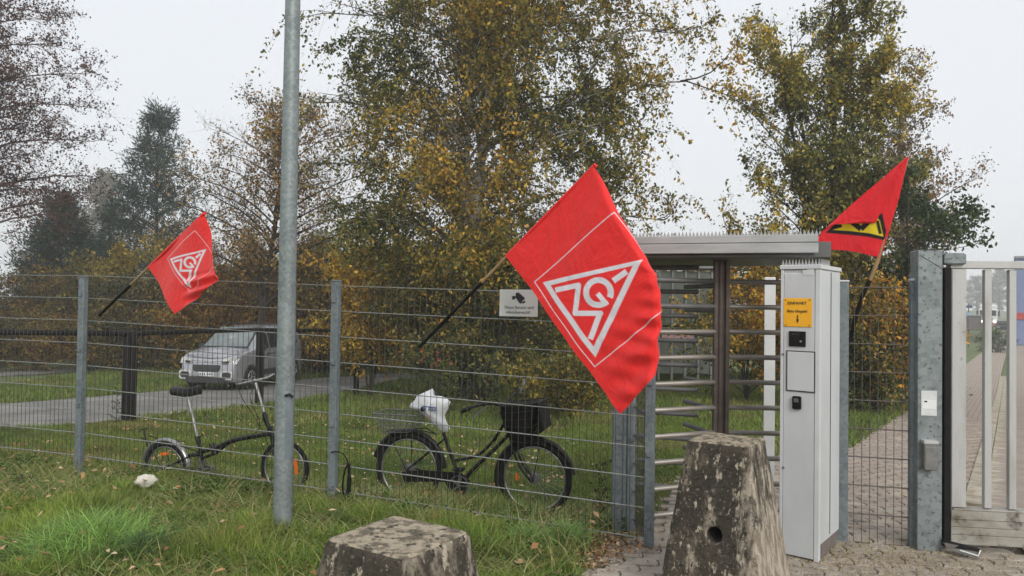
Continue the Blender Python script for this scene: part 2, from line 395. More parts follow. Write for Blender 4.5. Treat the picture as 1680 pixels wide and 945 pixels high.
def ribbon(name, A, B, mat, off, n=14, m=4, label=None, z0=None):
    """a strip between two polylines, laid on the terrain"""
    def res(P, N):
        P = [Vector((p.x, p.y, 0)) for p in P]; L = [0]
        for i in range(len(P) - 1): L.append(L[-1] + (P[i + 1] - P[i]).length)
        out = []
        for k in range(N + 1):
            t = L[-1] * k / N; i = 0
            while i < len(P) - 2 and L[i + 1] < t: i += 1
            f = (t - L[i]) / max(1e-9, L[i + 1] - L[i]); out.append(P[i].lerp(P[i + 1], f))
        return out
    a, b = res(A, n), res(B, n); V = []
    for k in range(n + 1):
        for j in range(m + 1):
            p = a[k].lerp(b[k], j / m); V.append((p.x, p.y, gzf(p.x, p.y) + off))
    Q = [(k * (m + 1) + j, k * (m + 1) + j + 1, (k + 1) * (m + 1) + j + 1, (k + 1) * (m + 1) + j) for k in range(n) for j in range(m)]
    return tag(np_obj(name, np_mesh(name, V, Q=Q, mats=[mat], smooth=True)), kind='structure', label=label)
ribbon('road', road_far, road_near, M['asphalt'], .012, 60, 6, 'grey lane crossing behind the fence under the van')
ribbon('path', fp_far, fp_near, M['asphalt'], .03, 20, 2, 'narrow pale path beyond the grass verge on the left')

# paving: the direction of the footpath
PD = Vector((.56, .83, 0)).normalized(); PN = Vector((-PD.y, PD.x, 0))
GL = Vector((4.4, 7.15, 0)); GR = Vector((4.07, 6.34, 0))
def on(o, t, w=0): p = o + PD * t + PN * w; return Vector((p.x, p.y, 0))
Ppath_l = [Vector((4.3, 9.5, 0)), Vector((8.8, 16.4, 0)), Vector((23, 37.6, 0)), Vector((46, 70, 0)), Vector((130, 190, 0))]
GLF = [GL, Vector((19.3, 29.3, 0)), Vector((47.5, 70.5, 0)), Vector((131, 189, 0))]
ribbon('footpath', Ppath_l, [GL] + GLF[1:], M['path'], -.012, 120, 4, 'brick paved footpath running off into the fog')
# bed under the loose pavers
def sheet(name, xs, ys, fn, mat, off, label):
    XX, YY = np.meshgrid(xs, ys); i = np.arange(XX.size).reshape(XX.shape)
    Q = np.stack([i[:-1, :-1], i[:-1, 1:], i[1:, 1:], i[1:, :-1]], -1).reshape(-1, 4)
    cx = XX.ravel()[Q].mean(1); cyy = YY.ravel()[Q].mean(1); Q = Q[fn(cx, cyy)]
    V = np.stack([XX, YY, gz(XX, YY) + off], -1).reshape(-1, 3)
    return tag(np_obj(name, np_mesh(name, V, Q=Q, mats=[mat], smooth=True)), kind='structure', label=label)
def right_of_gutter(x, y, w=0.0):
    # distance right of the gutter's right edge line
    return (x - GR.x) * PD.y - (y - GR.y) * PD.x > w
sheet('paving_bed', np.arange(-1.5, 9, .15), np.arange(-1, 16, .15), lambda x, y: inside(x, y, PAVED), M['bed'], -.035, 'sandy bed showing in the joints of the pavers')
DRV_L = lambda x, y: np.where(y < 5.35, x > 3.35, right_of_gutter(x, y))
A_ = [Vector((3.35, -1, 0)), Vector((3.35, 5.2, 0)), GR] + [Vector((p.x + .30, p.y - .20, 0)) for p in GLF[1:]]
B_ = [Vector((9, -1, 0)), Vector((10, 3, 0)), Vector((11, 5, 0)), Vector((27, 27, 0)), Vector((56, 69, 0)), Vector((150, 189, 0))]
ribbon('driveway', A_, B_, M['drive'], .004, 160, 8, 'reddish brown driveway behind the sliding gate')

# zigzag pavers
def paver_mesh(name, w=.215, h=.125, t=.05, gap=.011):
    k = .020
    wave = [(0, 0), (.32, 0), (.5, k), (.82, k), (1.0, 0)]
    e = [(0, 0), (.5, .018), (1, 0)]
    top = [(a * w, h + b) for a, b in wave]; bot = [(a * w, b) for a, b in wave]
    right = [(w + .018, h * .5)]; left = [(.018, h * .5)]
    out = bot + right + top[::-1] + left
    cx_, cy_ = w / 2, h / 2 + k / 2
    def shrink(pts, g): return [(cx_ + (x - cx_) * (1 - g / (w / 2)), cy_ + (y - cy_) * (1 - g / (h / 2))) for x, y in pts]
    b0 = shrink(out, gap / 2); b1 = shrink(out, gap / 2 + .006)
    V = [(x - cx_, y - cy_, -t) for x, y in b0] + [(x - cx_, y - cy_, -.006) for x, y in b0] + [(x - cx_, y - cy_, 0) for x, y in b1]
    n = len(out); Fs = [tuple(range(2 * n, 3 * n))]
    for r in range(2):
        for i in range(n): j = (i + 1) % n; Fs.append((r * n + i, r * n + j, (r + 1) * n + j, (r + 1) * n + i))
    return V, Fs
PV, PF = paver_mesh('paver')
PROT = R(-14)
cands = []
cr_, sr_ = math.cos(PROT), math.sin(PROT)
for j in range(-12, 130):
    for i in range(-40, 60):
        lx = i * .215 + (j % 2) * .1075; ly = j * .125
        x = lx * cr_ - ly * sr_ + .2; y = lx * sr_ + ly * cr_ + 2.6
        cands.append((x, y))
cands = np.array(cands)
okp = inside(cands[:, 0], cands[:, 1], PAVED) & (cands[:, 1] > 3.3) & (cands[:, 1] < 15) & (cands[:, 0] < 9)
okp &= ~np.where(cands[:, 1] < 5.6, cands[:, 0] > 3.30, (cands[:, 0] - GL.x) * PD.y - (cands[:, 1] - GL.y) * PD.x > -.05)
# the frame's wedge plus a margin
okp &= (np.abs(cands[:, 0]) < cands[:, 1] * .78 + .6)
cands = cands[okp]
vis = (cands[:, 1] > 4.2) & (cands[:, 0] < cands[:, 1] * .71)
order = np.argsort(np.where(vis, cands[:, 1], 100 + cands[:, 1]))
cands = cands[order]
pav = bpy.data.objects.new('pavement', None); col.objects.link(pav); tag(pav, 'zigzag interlocking grey brown pavers around the turnstile', kind='structure')
pmesh = []
for red in range(2):
    me = bpy.data.meshes.new('paver'); me.from_pydata(PV, [], PF); me.materials.append(M['paver_red' if red else 'paver']); pmesh.append(me)
def pav_z(x, y, i):
    return gzf(x, y) + ((i * 7919) % 13 - 6) * .0006
for i in range(min(290, len(cands))):
    x, y = map(float, cands[i]); o = bpy.data.objects.new('paver', pmesh[1 if (y > 5.4 and random.random() < .8) else 0]); col.objects.link(o)
    o.location = (x, y, pav_z(x, y, i)); sl = .059 if y > 5.3 else 0
    o.rotation_euler = (-sl + random.gauss(0, .006), random.gauss(0, .006), PROT); o.parent = pav
V = []; base = np.array(PV); ca, sa = math.cos(PROT), math.sin(PROT)
bx = base[:, 0] * ca - base[:, 1] * sa; by = base[:, 0] * sa + base[:, 1] * ca
mbp = []
for i in range(290, len(cands)):
    x, y = cands[i]; n0 = len(mbp)
    sl = .059 if y > 5.3 else 0; z0 = pav_z(float(x), float(y), i)
    V += list(zip(bx + x, by + y, base[:, 2] + z0 - by * sl))
nP = len(PV); nn = (len(cands) - 290)
me = bpy.data.meshes.new('paver_field'); me.from_pydata(V, [], [tuple(k + q * nP for k in f) for q in range(nn) for f in PF]); me.materials.append(M['paver_red'])
o = bpy.data.objects.new('paver_field', me); col.objects.link(o); o.parent = pav; o['kind'] = 'stuff'
# gutter of pale setts
gut = bpy.data.objects.new('gutter', None); col.objects.link(gut); tag(gut, 'strip of pale gutter setts beside the footpath', kind='structure')
sb = MB().box((0, 0, -.03), (.148, .092, .06), bev=.006); so = sb.build('sett', M['sett'])
dirg = (GLF[1] - GL).normalized(); nrm = Vector((-dirg.y, dirg.x, 0)); ang = math.atan2(dirg.y, dirg.x)
k = 0
farV = MB()
for i in range(-8, 300):
    for j in (0, 1):
        p = GL + dirg * (i * .1) - nrm * (.08 + j * .155)
        if p.y < 5.45: continue
        z = gzf(p.x, p.y) + .004 + random.gauss(0, .0015)
        if k < 180:
            o = so if k == 0 else so.copy()
            if k: col.objects.link(o)
            o.location = (p.x, p.y, z); o.rotation_euler = (0, 0, ang + math.pi / 2 + random.gauss(0, .02)); o.parent = gut; k += 1
        else:
            farV.box((p.x, p.y, z - .03), (.148, .092, .06), ang + math.pi / 2)
o = farV.build('sett_row', M['sett']); o.parent = gut; o['kind'] = 'stuff'

# ------------------------------------------------------------------ grass
def noise2(x, y, s, seed=0.0):
    return (np.sin(x * s * 1.0 + 1.7 * np.sin(y * s * .8 + seed) + seed) * np.cos(y * s * 1.13 + 1.3 * np.sin(x * s * .7 + seed * 2)) +
            .5 * np.sin(x * s * 2.3 + y * s * 1.9 + seed * 3) * np.cos(y * s * 2.7 - x * s * 1.1 + seed))/1.5
def blades(name, x, y, h, w, lean, tintc, seg=3, label=None):
    n = len(x); rng = RNG
    az = rng.uniform(0, 2 * np.pi, n); fa = rng.uniform(0, np.pi, n)
    z = gz(x, y) + bump_noise(x, y) - .01
    dx, dy = np.cos(az), np.sin(az); wx, wy = np.cos(fa), np.sin(fa)
    rows = []
    for k in range(seg + 1):
        t = k / seg; bend = lean * t * t
        cxx = x + dx * h * bend; cyy = y + dy * h * bend; cz = z + h * (t - .35 * lean * t * t)
        ww = w * (1 - t ** 1.5) * .5
        if k < seg:
            rows.append(np.stack([cxx - wx * ww, cyy - wy * ww, cz], -1)); rows.append(np.stack([cxx + wx * ww, cyy + wy * ww, cz], -1))
        else: rows.append(np.stack([cxx, cyy, cz], -1))
    V = np.stack(rows, 1); nv = V.shape[1]; b = (np.arange(n) * nv)[:, None]
    T = []
    for k in range(seg - 1):
        a = 2 * k; T += [[a, a + 1, a + 3], [a, a + 3, a + 2]]
    T.append([2 * seg - 2, 2 * seg - 1, 2 * seg])
    T = (b[:, :, None] + np.array(T)[None]).reshape(-1, 3)
    C = np.repeat(tintc[:, None, :], nv, 1)
    tip = np.zeros(nv); tip[-1] = 1
    yel = rng.random(n) < .25
    C = C + (np.array([.30, .26, .10]) - C) * (tip[None, :, None] * yel[:, None, None] * .7)
    return np_mesh(name, V.reshape(-1, 3), T=T, cols=C.reshape(-1, 3), mats=[M['grassm']])
def grass_cols(x, y, n):
    g1 = np.array([.135, .22, .038]); g2 = np.array([.27, .35, .065]); g3 = np.array([.38, .33, .11]); g4 = np.array([.06, .10, .025]); g5 = np.array([.17, .21, .09])
    a = np.clip(noise2(x, y, 1.3, .4) * .6 + .45 + RNG.normal(0, .25, n), 0, 1)[:, None]
    c = g1 * (1 - a) + g2 * a
    d = np.clip(noise2(x, y, .9, 2.1) * 1.1 - .15 + RNG.normal(0, .2, n), 0, 1)[:, None]; c = c * (1 - d) + g3 * d
    e = np.clip(noise2(x, y, 2.1, 5.3) * .9 - .2 + RNG.normal(0, .15, n), 0, .8)[:, None]; c = c * (1 - e) + g4 * e
    b_ = np.clip(noise2(x, y, 3.1, 11.) * 1.2 - .35, 0, .85)[:, None] * (RNG.random(n) < .7)[:, None]; c = c * (1 - b_) + np.array([.22, .16, .075]) * b_
    return c * RNG.uniform(.5, 1.6, n)[:, None]
def field(n, x0, x1, y0, y1):
    x = RNG.uniform(x0, x1, n); y = RNG.uniform(y0, y1, n)
    ok = ~inside(x, y, PAVED) & ~inside(x, y, ROAD) & (np.abs(x) < y * .8 + .9)
    return x[ok], y[ok]
POLE = G(463, 880)
x, y = field(250000, -5.4, .95, 3.3, 6.9)
ed = np.clip((.43 + (y - 4.34) * .36 - x) / .45, 0, 1)          # thins out towards the paving
keep = RNG.random(len(x)) < .15 + .85 * ed; x, y, ed = x[keep], y[keep], ed[keep]
n = len(x)
fd = np.abs(y - yf(x)); trod = 1 - .45 * np.exp(-(fd / .35) ** 2)
h = (.08 + .125 * np.clip(noise2(x, y, 2.6, 1.0) + .3, 0, 1.3)) * RNG.uniform(.5, 1.35, n) * trod * (.35 + .65 * ed)
c = grass_cols(x, y, n)
me = blades('grass', x, y, h, RNG.uniform(.005, .010, n), RNG.uniform(.1, 1.1, n), c)
tag(np_obj('grass', me), 'long unmown grass in front of the wire fence', 'grass', kind='stuff')
x, y = field(60000, -5.4, 1.0, 3.6, 7.6); kk = noise2(x, y, 2.7, 13.) + RNG.normal(0, .25, len(x)) > .35; x, y = x[kk], y[kk]
scatter_leaves_later = (x, y)
x, y = field(34000, -5.4, .9, 3.4, 6.8); n = len(x)
ed = np.clip((.43 + (y - 4.34) * .36 - x) / .45, 0, 1); kp = (RNG.random(n) < .05 + ed * (.25 + .75 * np.clip(noise2(x, y, 2.3, 7.7) + .4, 0, 1))); x, y = x[kp], y[kp]; n = len(x)
pl = np.array([(.22, .30, .07), (.30, .36, .13), (.38, .37, .16), (.15, .24, .06), (.42, .34, .15)])
me = blades('grass', x, y, .17 * RNG.uniform(.6, 1.6, n), RNG.uniform(.007, .013, n), RNG.uniform(.5, 1.5, n), pl[RNG.integers(0, 5, n)] * RNG.uniform(.6, 1.2, n)[:, None], 5)
tag(np_obj('grass', me), 'broad pale blades arching over the shorter grass', 'grass', kind='stuff')
# rank tufts
def tuft(cx, cy_, r, n, hh, base, name='grass_tuft', label=''):
    a = RNG.uniform(0, 2 * np.pi, n); rr = r * np.sqrt(RNG.random(n)) * RNG.uniform(.6, 1.1, n)
    x = cx + rr * np.cos(a); y = cy_ + rr * np.sin(a)
    h = hh * RNG.uniform(.4, 1.25, n) * (1.1 - .5 * rr / r)
    c = np.array(base) * RNG.uniform(.35, 1.6, n)[:, None] + RNG.uniform(0, .04, n)[:, None]
    me = blades(name, x, y, h, RNG.uniform(.006, .012, n), RNG.uniform(.3, 1.6, n), c, 5)
    return tag(np_obj(name, me), label, 'grass tuft', kind='stuff')
tuft(-2.6, 4.62, .42, 3200, .33, (.24, .40, .09), label='big pale green grass tuft at the lower left of the verge')
tuft(-2.2, 4.5, .16, 900, .24, (.06, .13, .045), label='dark bluish green clump beside the big pale tuft')
tuft(.12, 4.82, .15, 900, .22, (.18, .32, .07), label='bright green tuft right of the low concrete block')
tuft(.40, 4.95, .12, 600, .20, (.20, .34, .09), label='spiky green tuft under the front wheel of the basket bicycle')
tuft(-1.25, 5.3, .14, 500, .16, (.09, .17, .04), label='small green tuft at the foot of the middle fence post')
tuft(-.38, 3.2, .3, 900, .18, (.09, .15, .04), label='grass growing round the low concrete block')
# behind the fence
x, y = field(200000, -9, 3.2, 5.6, 13.5); n = len(x)
ok = y > yf(x) + .15; x, y = x[ok], y[ok]; n = len(x)
h = (.07 + .06 * np.clip(noise2(x, y, 1.4, 3.0) + .3, 0, 1.2)) * RNG.uniform(.5, 1.4, n)
me1 = blades('grass', x, y, h, RNG.uniform(.007, .013, n), RNG.uniform(.2, 1.0, n), grass_cols(x, y, n) * .72, 2)
tag(np_obj('grass', me1), 'grass strip behind the fence where the bicycles stand', 'grass', kind='stuff')
x, y = field(150000, -16, 14, 8, 32); n = len(x)
ok = (y > 13.0) | (x > 3.0); x, y = x[ok], y[ok]; n = len(x)
h = .15 * RNG.uniform(.5, 1.4, n)
me2 = blades('grass', x, y, h, RNG.uniform(.02, .035, n), RNG.uniform(.2, 1.0, n), grass_cols(x, y, n) * .72, 2)
tag(np_obj('grass', me2), 'grass beyond the lane and beside the footpath', 'grass', kind='stuff')

# fallen leaves and crumbs
def scatter_leaves(name, x, y, size, pal, label, cat='leaf litter', up=.01, flat=.35):
    n = len(x); a = RNG.uniform(0, 2 * np.pi, n); s = size * RNG.uniform(.5, 1.3, n)
    z = gz(x, y) + up * RNG.uniform(.3, 1.3, n)
    u = np.stack([np.cos(a), np.sin(a), RNG.normal(0, flat, n)], -1) * s[:, None]
    v = np.stack([-np.sin(a), np.cos(a), RNG.normal(0, flat, n)], -1) * (s * .7)[:, None]
    c = np.stack([x, y, z], -1)
    V = np.stack([c - u, c - v * .8 + np.array([0, 0, .006]), c + u, c + v * .8 + np.array([0, 0, .006])], 1)
    Q = (np.arange(n) * 4)[:, None] + np.arange(4)[None]
    pal = np.array(pal); C = pal[RNG.integers(0, len(pal), n)] * RNG.uniform(.7, 1.2, n)[:, None]
    return tag(np_obj(name, np_mesh(name, V.reshape(-1, 3), Q=Q, cols=np.repeat(C, 4, 0), mats=[M['litter']])), label, cat, kind='stuff')
x, y = scatter_leaves_later
scatter_leaves('weeds', x, y, .016, [(.07, .13, .03), (.11, .18, .045), (.05, .09, .025), (.16, .20, .07)], 'low broad leaved weeds growing in patches between the grass', 'weeds', up=.085, flat=.5)
LP = [(.40, .22, .10), (.48, .32, .18), (.30, .15, .07), (.52, .40, .26), (.20, .12, .06)]
x, y = field(3400, -6, .9, 3.6, 13)
kk = RNG.random(len(x)) < .25 + .75 * np.clip(noise2(x, y, 1.7, 9.) + .3, 0, 1); x, y = x[kk], y[kk]
scatter_leaves('fallen_leaves', x, y, .028, LP, 'scattered dry leaves lying in the grass', up=.15)
x = RNG.normal(.62, .16, 900); y = 4.75 + (x - .5) * .9 + RNG.normal(0, .2, 900)
scatter_leaves('fallen_leaves', x, y, .015, LP, 'drift of dry leaves where the pavers meet the grass', up=.012)
x = RNG.normal(2.35, .5, 5200); y = RNG.normal(4.7, .26, 5200); ok = (y < 5.3) & (x > 1.3)
scatter_leaves('seed_litter', x[ok], y[ok], .0065, [(.50, .40, .20), (.42, .33, .17), (.36, .26, .14), (.15, .10, .06)], 'yellowish seeds and crumbs strewn before the narrow fence', up=.006, flat=.15)
x = RNG.uniform(1.0, 4.2, 500); y = RNG.uniform(5.3, 9.5, 500)
scatter_leaves('fallen_leaves', x, y, .017, LP, 'dry leaves lying on the paving behind the fence', up=.01, flat=.2)

# ------------------------------------------------------------------ lamp pole
t = thing('steel_pole', (POLE.x, POLE.y, 0), 'tall round galvanised pole standing in the grass before the folding bicycle', 'pole')
MB().tube([(POLE.x, POLE.y, -.1), (POLE.x, POLE.y, .9), (POLE.x, POLE.y, 5.5)], [.064, .062, .042], 24).build('shaft', M['pole'], t)
hb = MB()                                                       # service hatch: curved plate proud of the shaft
a0, a1, z0, z1 = R(-70), R(-18), .53, .95
for (r0, za, zb, aa, ab) in ((.0655, z0, z1, a0, a1),):
    N = 8; vs = []; fs = []
    for r_ in (r0 - .008, r0):
        for zz in (za, zb):
            for i in range(N + 1):
                a = aa + (ab - aa) * i / N; vs.append((POLE.x + r_ * math.cos(a), POLE.y + r_ * math.sin(a), zz))
    K = N + 1
    for i in range(N): fs += [(2 * K + i, 2 * K + i + 1, 3 * K + i + 1, 3 * K + i), (K + i, K + i + 1, 3 * K + i + 1, 3 * K + i), (i, i + 1, 2 * K + i + 1, 2 * K + i)]
    fs += [(0, K, 3 * K, 2 * K), (N, K + N, 3 * K + N, 2 * K + N)]
    hb.add(vs, fs, 0, False)
hb.build('service_hatch', pm('darker grey hatch', (.13, .16, .18), (.18, .21, .23), 14, .6), t)
MB().tube([(POLE.x + .02, POLE.y - .07, .955), (POLE.x + .05, POLE.y - .066, .965), (POLE.x + .07, POLE.y - .055, .945)], .008, 6).build('hatch_lug', M['black'], t)
rb = MB().box((POLE.x - .14, POLE.y - .03, .05), (.09, .05, .06), .4, bev=.012).box((POLE.x - .10, POLE.y - .05, .03), (.05, .05, .05), 1.0, bev=.012)
tag(rb.build('rubber_scrap', M['black'], loc=(POLE.x - .14, POLE.y - .03, 0)), 'small black scrap lying against the foot of the tall pole', 'scrap')

# ------------------------------------------------------------------ wire fence
def rod_obj(name, r, L, horizontal, mat):
    b = MB()
    if horizontal: b.tube([(0, 0, 0), (L, 0, 0)], r, 5)
    else: b.tube([(0, 0, 0), (0, 0, L)], r, 5)
    return b.build(name, mat)
FA, FB, FC = Vector((-3.80, 6.60, 0)), Vector((-1.365, 5.81, 0)), Vector((.925, 4.90, 0))
dAB = (FB - FA).normalized(); FZ = FA - dAB * 2.52; FZZ = FZ - dAB * 2.52
def mesh_fence(t, P, Qe, zb, rows, rv, rh, mv, mh, zoff=lambda p: 0.0, step=.2, over=.03):
    d = Qe - P; L = d.length; d = d.normalized(); ang = math.atan2(d.y, d.x); nrm = Vector((d.y, -d.x, 0))
    nv = int(L / .05); z0a = zoff(P); z0b = zoff(Qe)
    v = rod_obj('vertical_rod', rv, step * (rows - 1) + 2 * over, False, mv)
    s0 = (L - (nv - 1) * .05) / 2
    for i in range(nv):
        p = P + d * (s0 + i * .05); z = z0a + (z0b - z0a) * (i / nv)
        o = v if i == 0 else v.copy()
        if i: col.objects.link(o)
        o.location = (p.x, p.y, zb + z - over); adopt(o, t)
    hr = rod_obj('horizontal_rod', rh, L, True, mh)
    sl = math.atan2(z0b - z0a, L)
    for k in range(rows):
        for s in (-1, 1):
            o = hr if (k == 0 and s == -1) else hr.copy()
            if not (k == 0 and s == -1): col.objects.link(o)
            p = P + nrm * s * (rv + rh); o.location = (p.x, p.y, zb + z0a + k * step)
            o.rotation_euler = (0, -sl, ang); adopt(o, t)
fz = lambda p: float(np.interp(p.x, [-6.2, -3.8, -1.365, .925], [.14, .13, .055, .0]))
tf = thing('wire_mesh_fence', (FB.x, FB.y, 0), 'long galvanised wire mesh fence with square posts in front of the bicycles', 'fence')
for P, Qe in ((FZ, FA), (FA, FB), (FB, FC)):
    mesh_fence(tf, P, Qe, .055, 9, .0024, .0034, M['rod'], M['rodh'], fz)
def fence_post(t, p, ang, h, w=.062, dep=.05, mat='post', cap=True, zb=-.15):
    o = MB().box((p.x, p.y, (h + zb) / 2), (w, dep, h - zb), ang, bev=.006).build('fence_post', M[mat], t)
    if cap: MB().box((p.x, p.y, h + .004), (w + .004, dep + .004, .012), ang, bev=.004).build('post_cap', M['post'], o)
    for k in range(4):
        d = Vector((math.sin(ang), -math.cos(ang), 0)); q = p + d * (dep / 2 + .008)
        MB().box((q.x, q.y, h - .15 - k * (h - .3) / 3), (w * .55, .012, .035), ang, bev=.003).build('clamp', M['post'], o)
for p, h in ((FZ, 1.80), (FA, 1.765), (FB, 1.745)):
    fence_post(tf, p + Vector((-.3 * .03, -.03, 0)), math.atan2(dAB.y, dAB.x), h)
dBC = (FC - FB).normalized()
fence_post(tf, FC, math.atan2(dBC.y, dBC.x), 1.70, .058, .058)

# ------------------------------------------------------------------ turnstile
TD = Vector((.95, -.31, 0)).normalized(); TN = Vector((-.31, -.95, 0)).normalized(); TA = math.atan2(TD.y, TD.x)
# side fence of the turnstile: from post C back to the frame posts
SP = at(1012, 861, 5.40); SP.z = 0; SP2 = at(1034, 861, 5.36); SP2.z = 0
ts = thing('side_fence', (SP2.x, SP2.y, 0), 'short wire mesh side panel with twin posts left of the turnstile', 'fence')
for p, w in ((SP, .075), (SP2, .06)): fence_post(ts, p, TA + R(20), 1.74, w, .06)
mesh_fence(ts, SP2 + Vector((.02, -.03, 0)), FC + Vector((-.02, .05, 0)), .06, 9, .0026, .0036, M['rod'], M['rod'])

tt = thing('turnstile', (1.55, 5.5, 0), 'full height steel turnstile with long horizontal arms under a spiked grey roof', 'turnstile')
RC = Vector((1.555, 5.50, 0))
ZT = [1.775 - .186 * k for k in range(10)]
cb = MB()
cb.tube([(RC.x, RC.y, -.05), (RC.x, RC.y, 1.96)], .036, 20)
cb.build('rotor_column', M['rotor'], tt)
for s in (-1, 1):
    cc = MB().box((RC.x + s * .042, RC.y - .012, .95), (.03, .05, 1.98), 0, bev=.006); cc.build('column_flange', M['rotor'], tt)
def arm(ang, L, z, mat, r=.0185):
    d = Vector((math.cos(ang), math.sin(ang), 0)); p0 = RC + d * .05; p1 = RC + d * L
    return MB().tube([(p0.x, p0.y, z), (p1.x, p1.y, z), (p1.x + d.x * .008, p1.y + d.y * .008, z)], [r, r, r * .6], 12).build('rotor_arm', mat, tt)
ar = MB()
for k, z in enumerate(ZT):
    arm(R(-3), .60, z, M['steel']); arm(R(203), .64, z, M['fixed'] if k < 2 else M['steel']); arm(R(104), .56, z - .03, M['fixed'])
FL = at(1040, 700, 5.76); FR_ = at(1143, 700, 5.60)
for k in range(10):
    z = 1.885 - .186 * k
    MB().tube([(FL.x - .1, FL.y + .03, z), (FR_.x, FR_.y, z), (FR_.x + .006, FR_.y, z)], [.0175, .0175, .011], 10).build('barrier_bar', M['fixed'], tt)
FPo = Vector((FL.x - .08, FL.y + .03, 0))
MB().box((FPo.x, FPo.y, .95), (.06, .06, 2.02), TA, bev=.004).build('frame_post', M['post'], tt)
# roof
RFR = at(1343, 384, 4.90); RFL = RFR - TD * 1.42
def rbox(s0, s1, d0, d1, z0, z1, mat, name, bev=.004):
    c = RFR + TD * ((s0 + s1) / 2) - TN * ((d0 + d1) / 2)
    return MB().box((c.x, c.y, (z0 + z1) / 2), (s1 - s0, d1 - d0, z1 - z0), TA, bev=bev).build(name, mat, tt)
ZR = RFR.z
rbox(-1.42, 0, .012, 1.25, ZR - .052, ZR, M['roof'], 'roof_upper_fascia')
rbox(-1.42, 0, 0.0, 1.25, ZR - .124, ZR - .056, M['roof'], 'roof_lower_fascia')
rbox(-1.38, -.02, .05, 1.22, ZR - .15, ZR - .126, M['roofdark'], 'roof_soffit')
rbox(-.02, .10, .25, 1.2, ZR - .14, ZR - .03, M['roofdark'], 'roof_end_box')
spv = [(-.011, -.0012, 0), (.011, -.0012, 0), (0, -.0012, .034), (-.011, .0012, 0), (.011, .0012, 0), (0, .0012, .034)]
spf = [(0, 1, 2), (5, 4, 3), (0, 3, 4, 1), (1, 4, 5, 2), (2, 5, 3, 0)]
spm = bpy.data.meshes.new('spike'); spm.from_pydata(spv, [], spf); spm.materials.append(M['roof'])
for i in range(56):
    p = RFR - TD * (.01 + i * .025) - TN * .03; o = bpy.data.objects.new('spike', spm); col.objects.link(o)
    o.location = (p.x, p.y, ZR); o.rotation_euler = (0, 0, TA); adopt(o, tt)
# white post behind the arms
wp = at(1263.5, 455, 7.0)
tag(MB().box((wp.x, wp.y, (wp.z - .2) / 2), (.098, .07, wp.z + .2), TA, bev=.005).build('white_post', M['white'], loc=(wp.x, wp.y, 0)), 'plain white square post standing behind the turnstile arms', 'post')

# ------------------------------------------------------------------ control cabinet
CAr = R(-38); cd = Vector((math.cos(CAr), math.sin(CAr), 0)); cn = Vector((-cd.y, cd.x, 0))    # along front, into depth
N0 = at(1343, 920, 4.65); N0.z = 0
CW, CD_, CH = .241, .47, 1.865
tc = thing('control_cabinet', (N0.x, N0.y, 0), 'tall grey steel cabinet with yellow entrance sign beside the turnstile', 'cabinet')
def cbox(s0, s1, d0, d1, z0, z1, mat, name, par=None, bev=.003):
    c = N0 - cd * ((s0 + s1) / 2) + cn * ((d0 + d1) / 2)
    return MB().box((c.x, c.y, (z0 + z1) / 2), (abs(s1 - s0), abs(d1 - d0), z1 - z0), CAr, bev=bev).build(name, mat, par or tc)
cbox(0, CW, .004, CD_, .10, CH - .03, M['cab'], 'body')
cbox(.008, CW - .008, .02, CD_ - .004, -.05, .10, M['plinth'], 'plinth')
cbox(-.002, .028, -.006, .03, .0, CH - .03, M['cabtrim'], 'corner_trim')
cbox(CW - .016, CW + .002, -.006, .03, .0, CH - .03, M['cabtrim'], 'corner_trim')
door = cbox(.031, CW - .019, -.004, .012, .012, CH - .055, M['cab'], 'door')
cbox(.0285, .031, -.001, .01, .0, CH - .05, M['cabdark'], 'seam')
cbox(-.008, CW + .008, -.01, CD_ + .006, CH - .028, CH, M['cabtrim'], 'top_cap')
cbox(-.004, .0, .24, .245, .12, CH - .04, M['cabdark'], 'seam')
def on_front(s, z, off=.0): return N0 - cd * s + Vector((0, 0, z)) - cn * off
CROT = Matrix.Rotation(CAr, 4, 'Z')
spm2 = bpy.data.meshes.new('spike'); spm2.from_pydata([(x * .85, y, z * 1.15) for x, y, z in spv], [], spf); spm2.materials.append(M['roof'])
for i in range(12):
    p = N0 - cd * (.012 + i * .0205) + cn * .02; o = bpy.data.objects.new('spike', spm2); col.objects.link(o); o.location = (p.x, p.y, CH); o.rotation_euler = (0, 0, CAr); adopt(o, tc)
for i in range(9):
    p = N0 - cd * .006 + cn * (.04 + i * .024); o = bpy.data.objects.new('spike', spm2); col.objects.link(o); o.location = (p.x, p.y, CH); o.rotation_euler = (0, 0, CAr + math.pi / 2); adopt(o, tc)
def px_front(px, py, off=0.0):
    n = -cn; d = ray(px, py); t_ = (N0 + n * .004).dot(n) - Vector((0, 0, EYE)).dot(n); t_ /= Vector((d.x, 1, d.z)).dot(n)
    return Vector((0, 0, EYE)) + Vector((d.x, 1, d.z)) * t_ + n * off
def fpanel(x0, y0, x1, y1, th, mat, name, par=None, bev=.002, off=0.0):
    a = px_front(x0, y0); b = px_front(x1, y1); c = (a + b) / 2; w = (Vector((b.x - a.x, b.y - a.y, 0))).length; h = abs(a.z - b.z)
    c = c - cn * (th / 2 + off)
    return MB().box(c, (w, th, h), CAr, bev=bev).build(name, mat, par or tc)
fpanel(1286, 489, 1332, 537, .004, M['yellow'], 'entrance_sign')
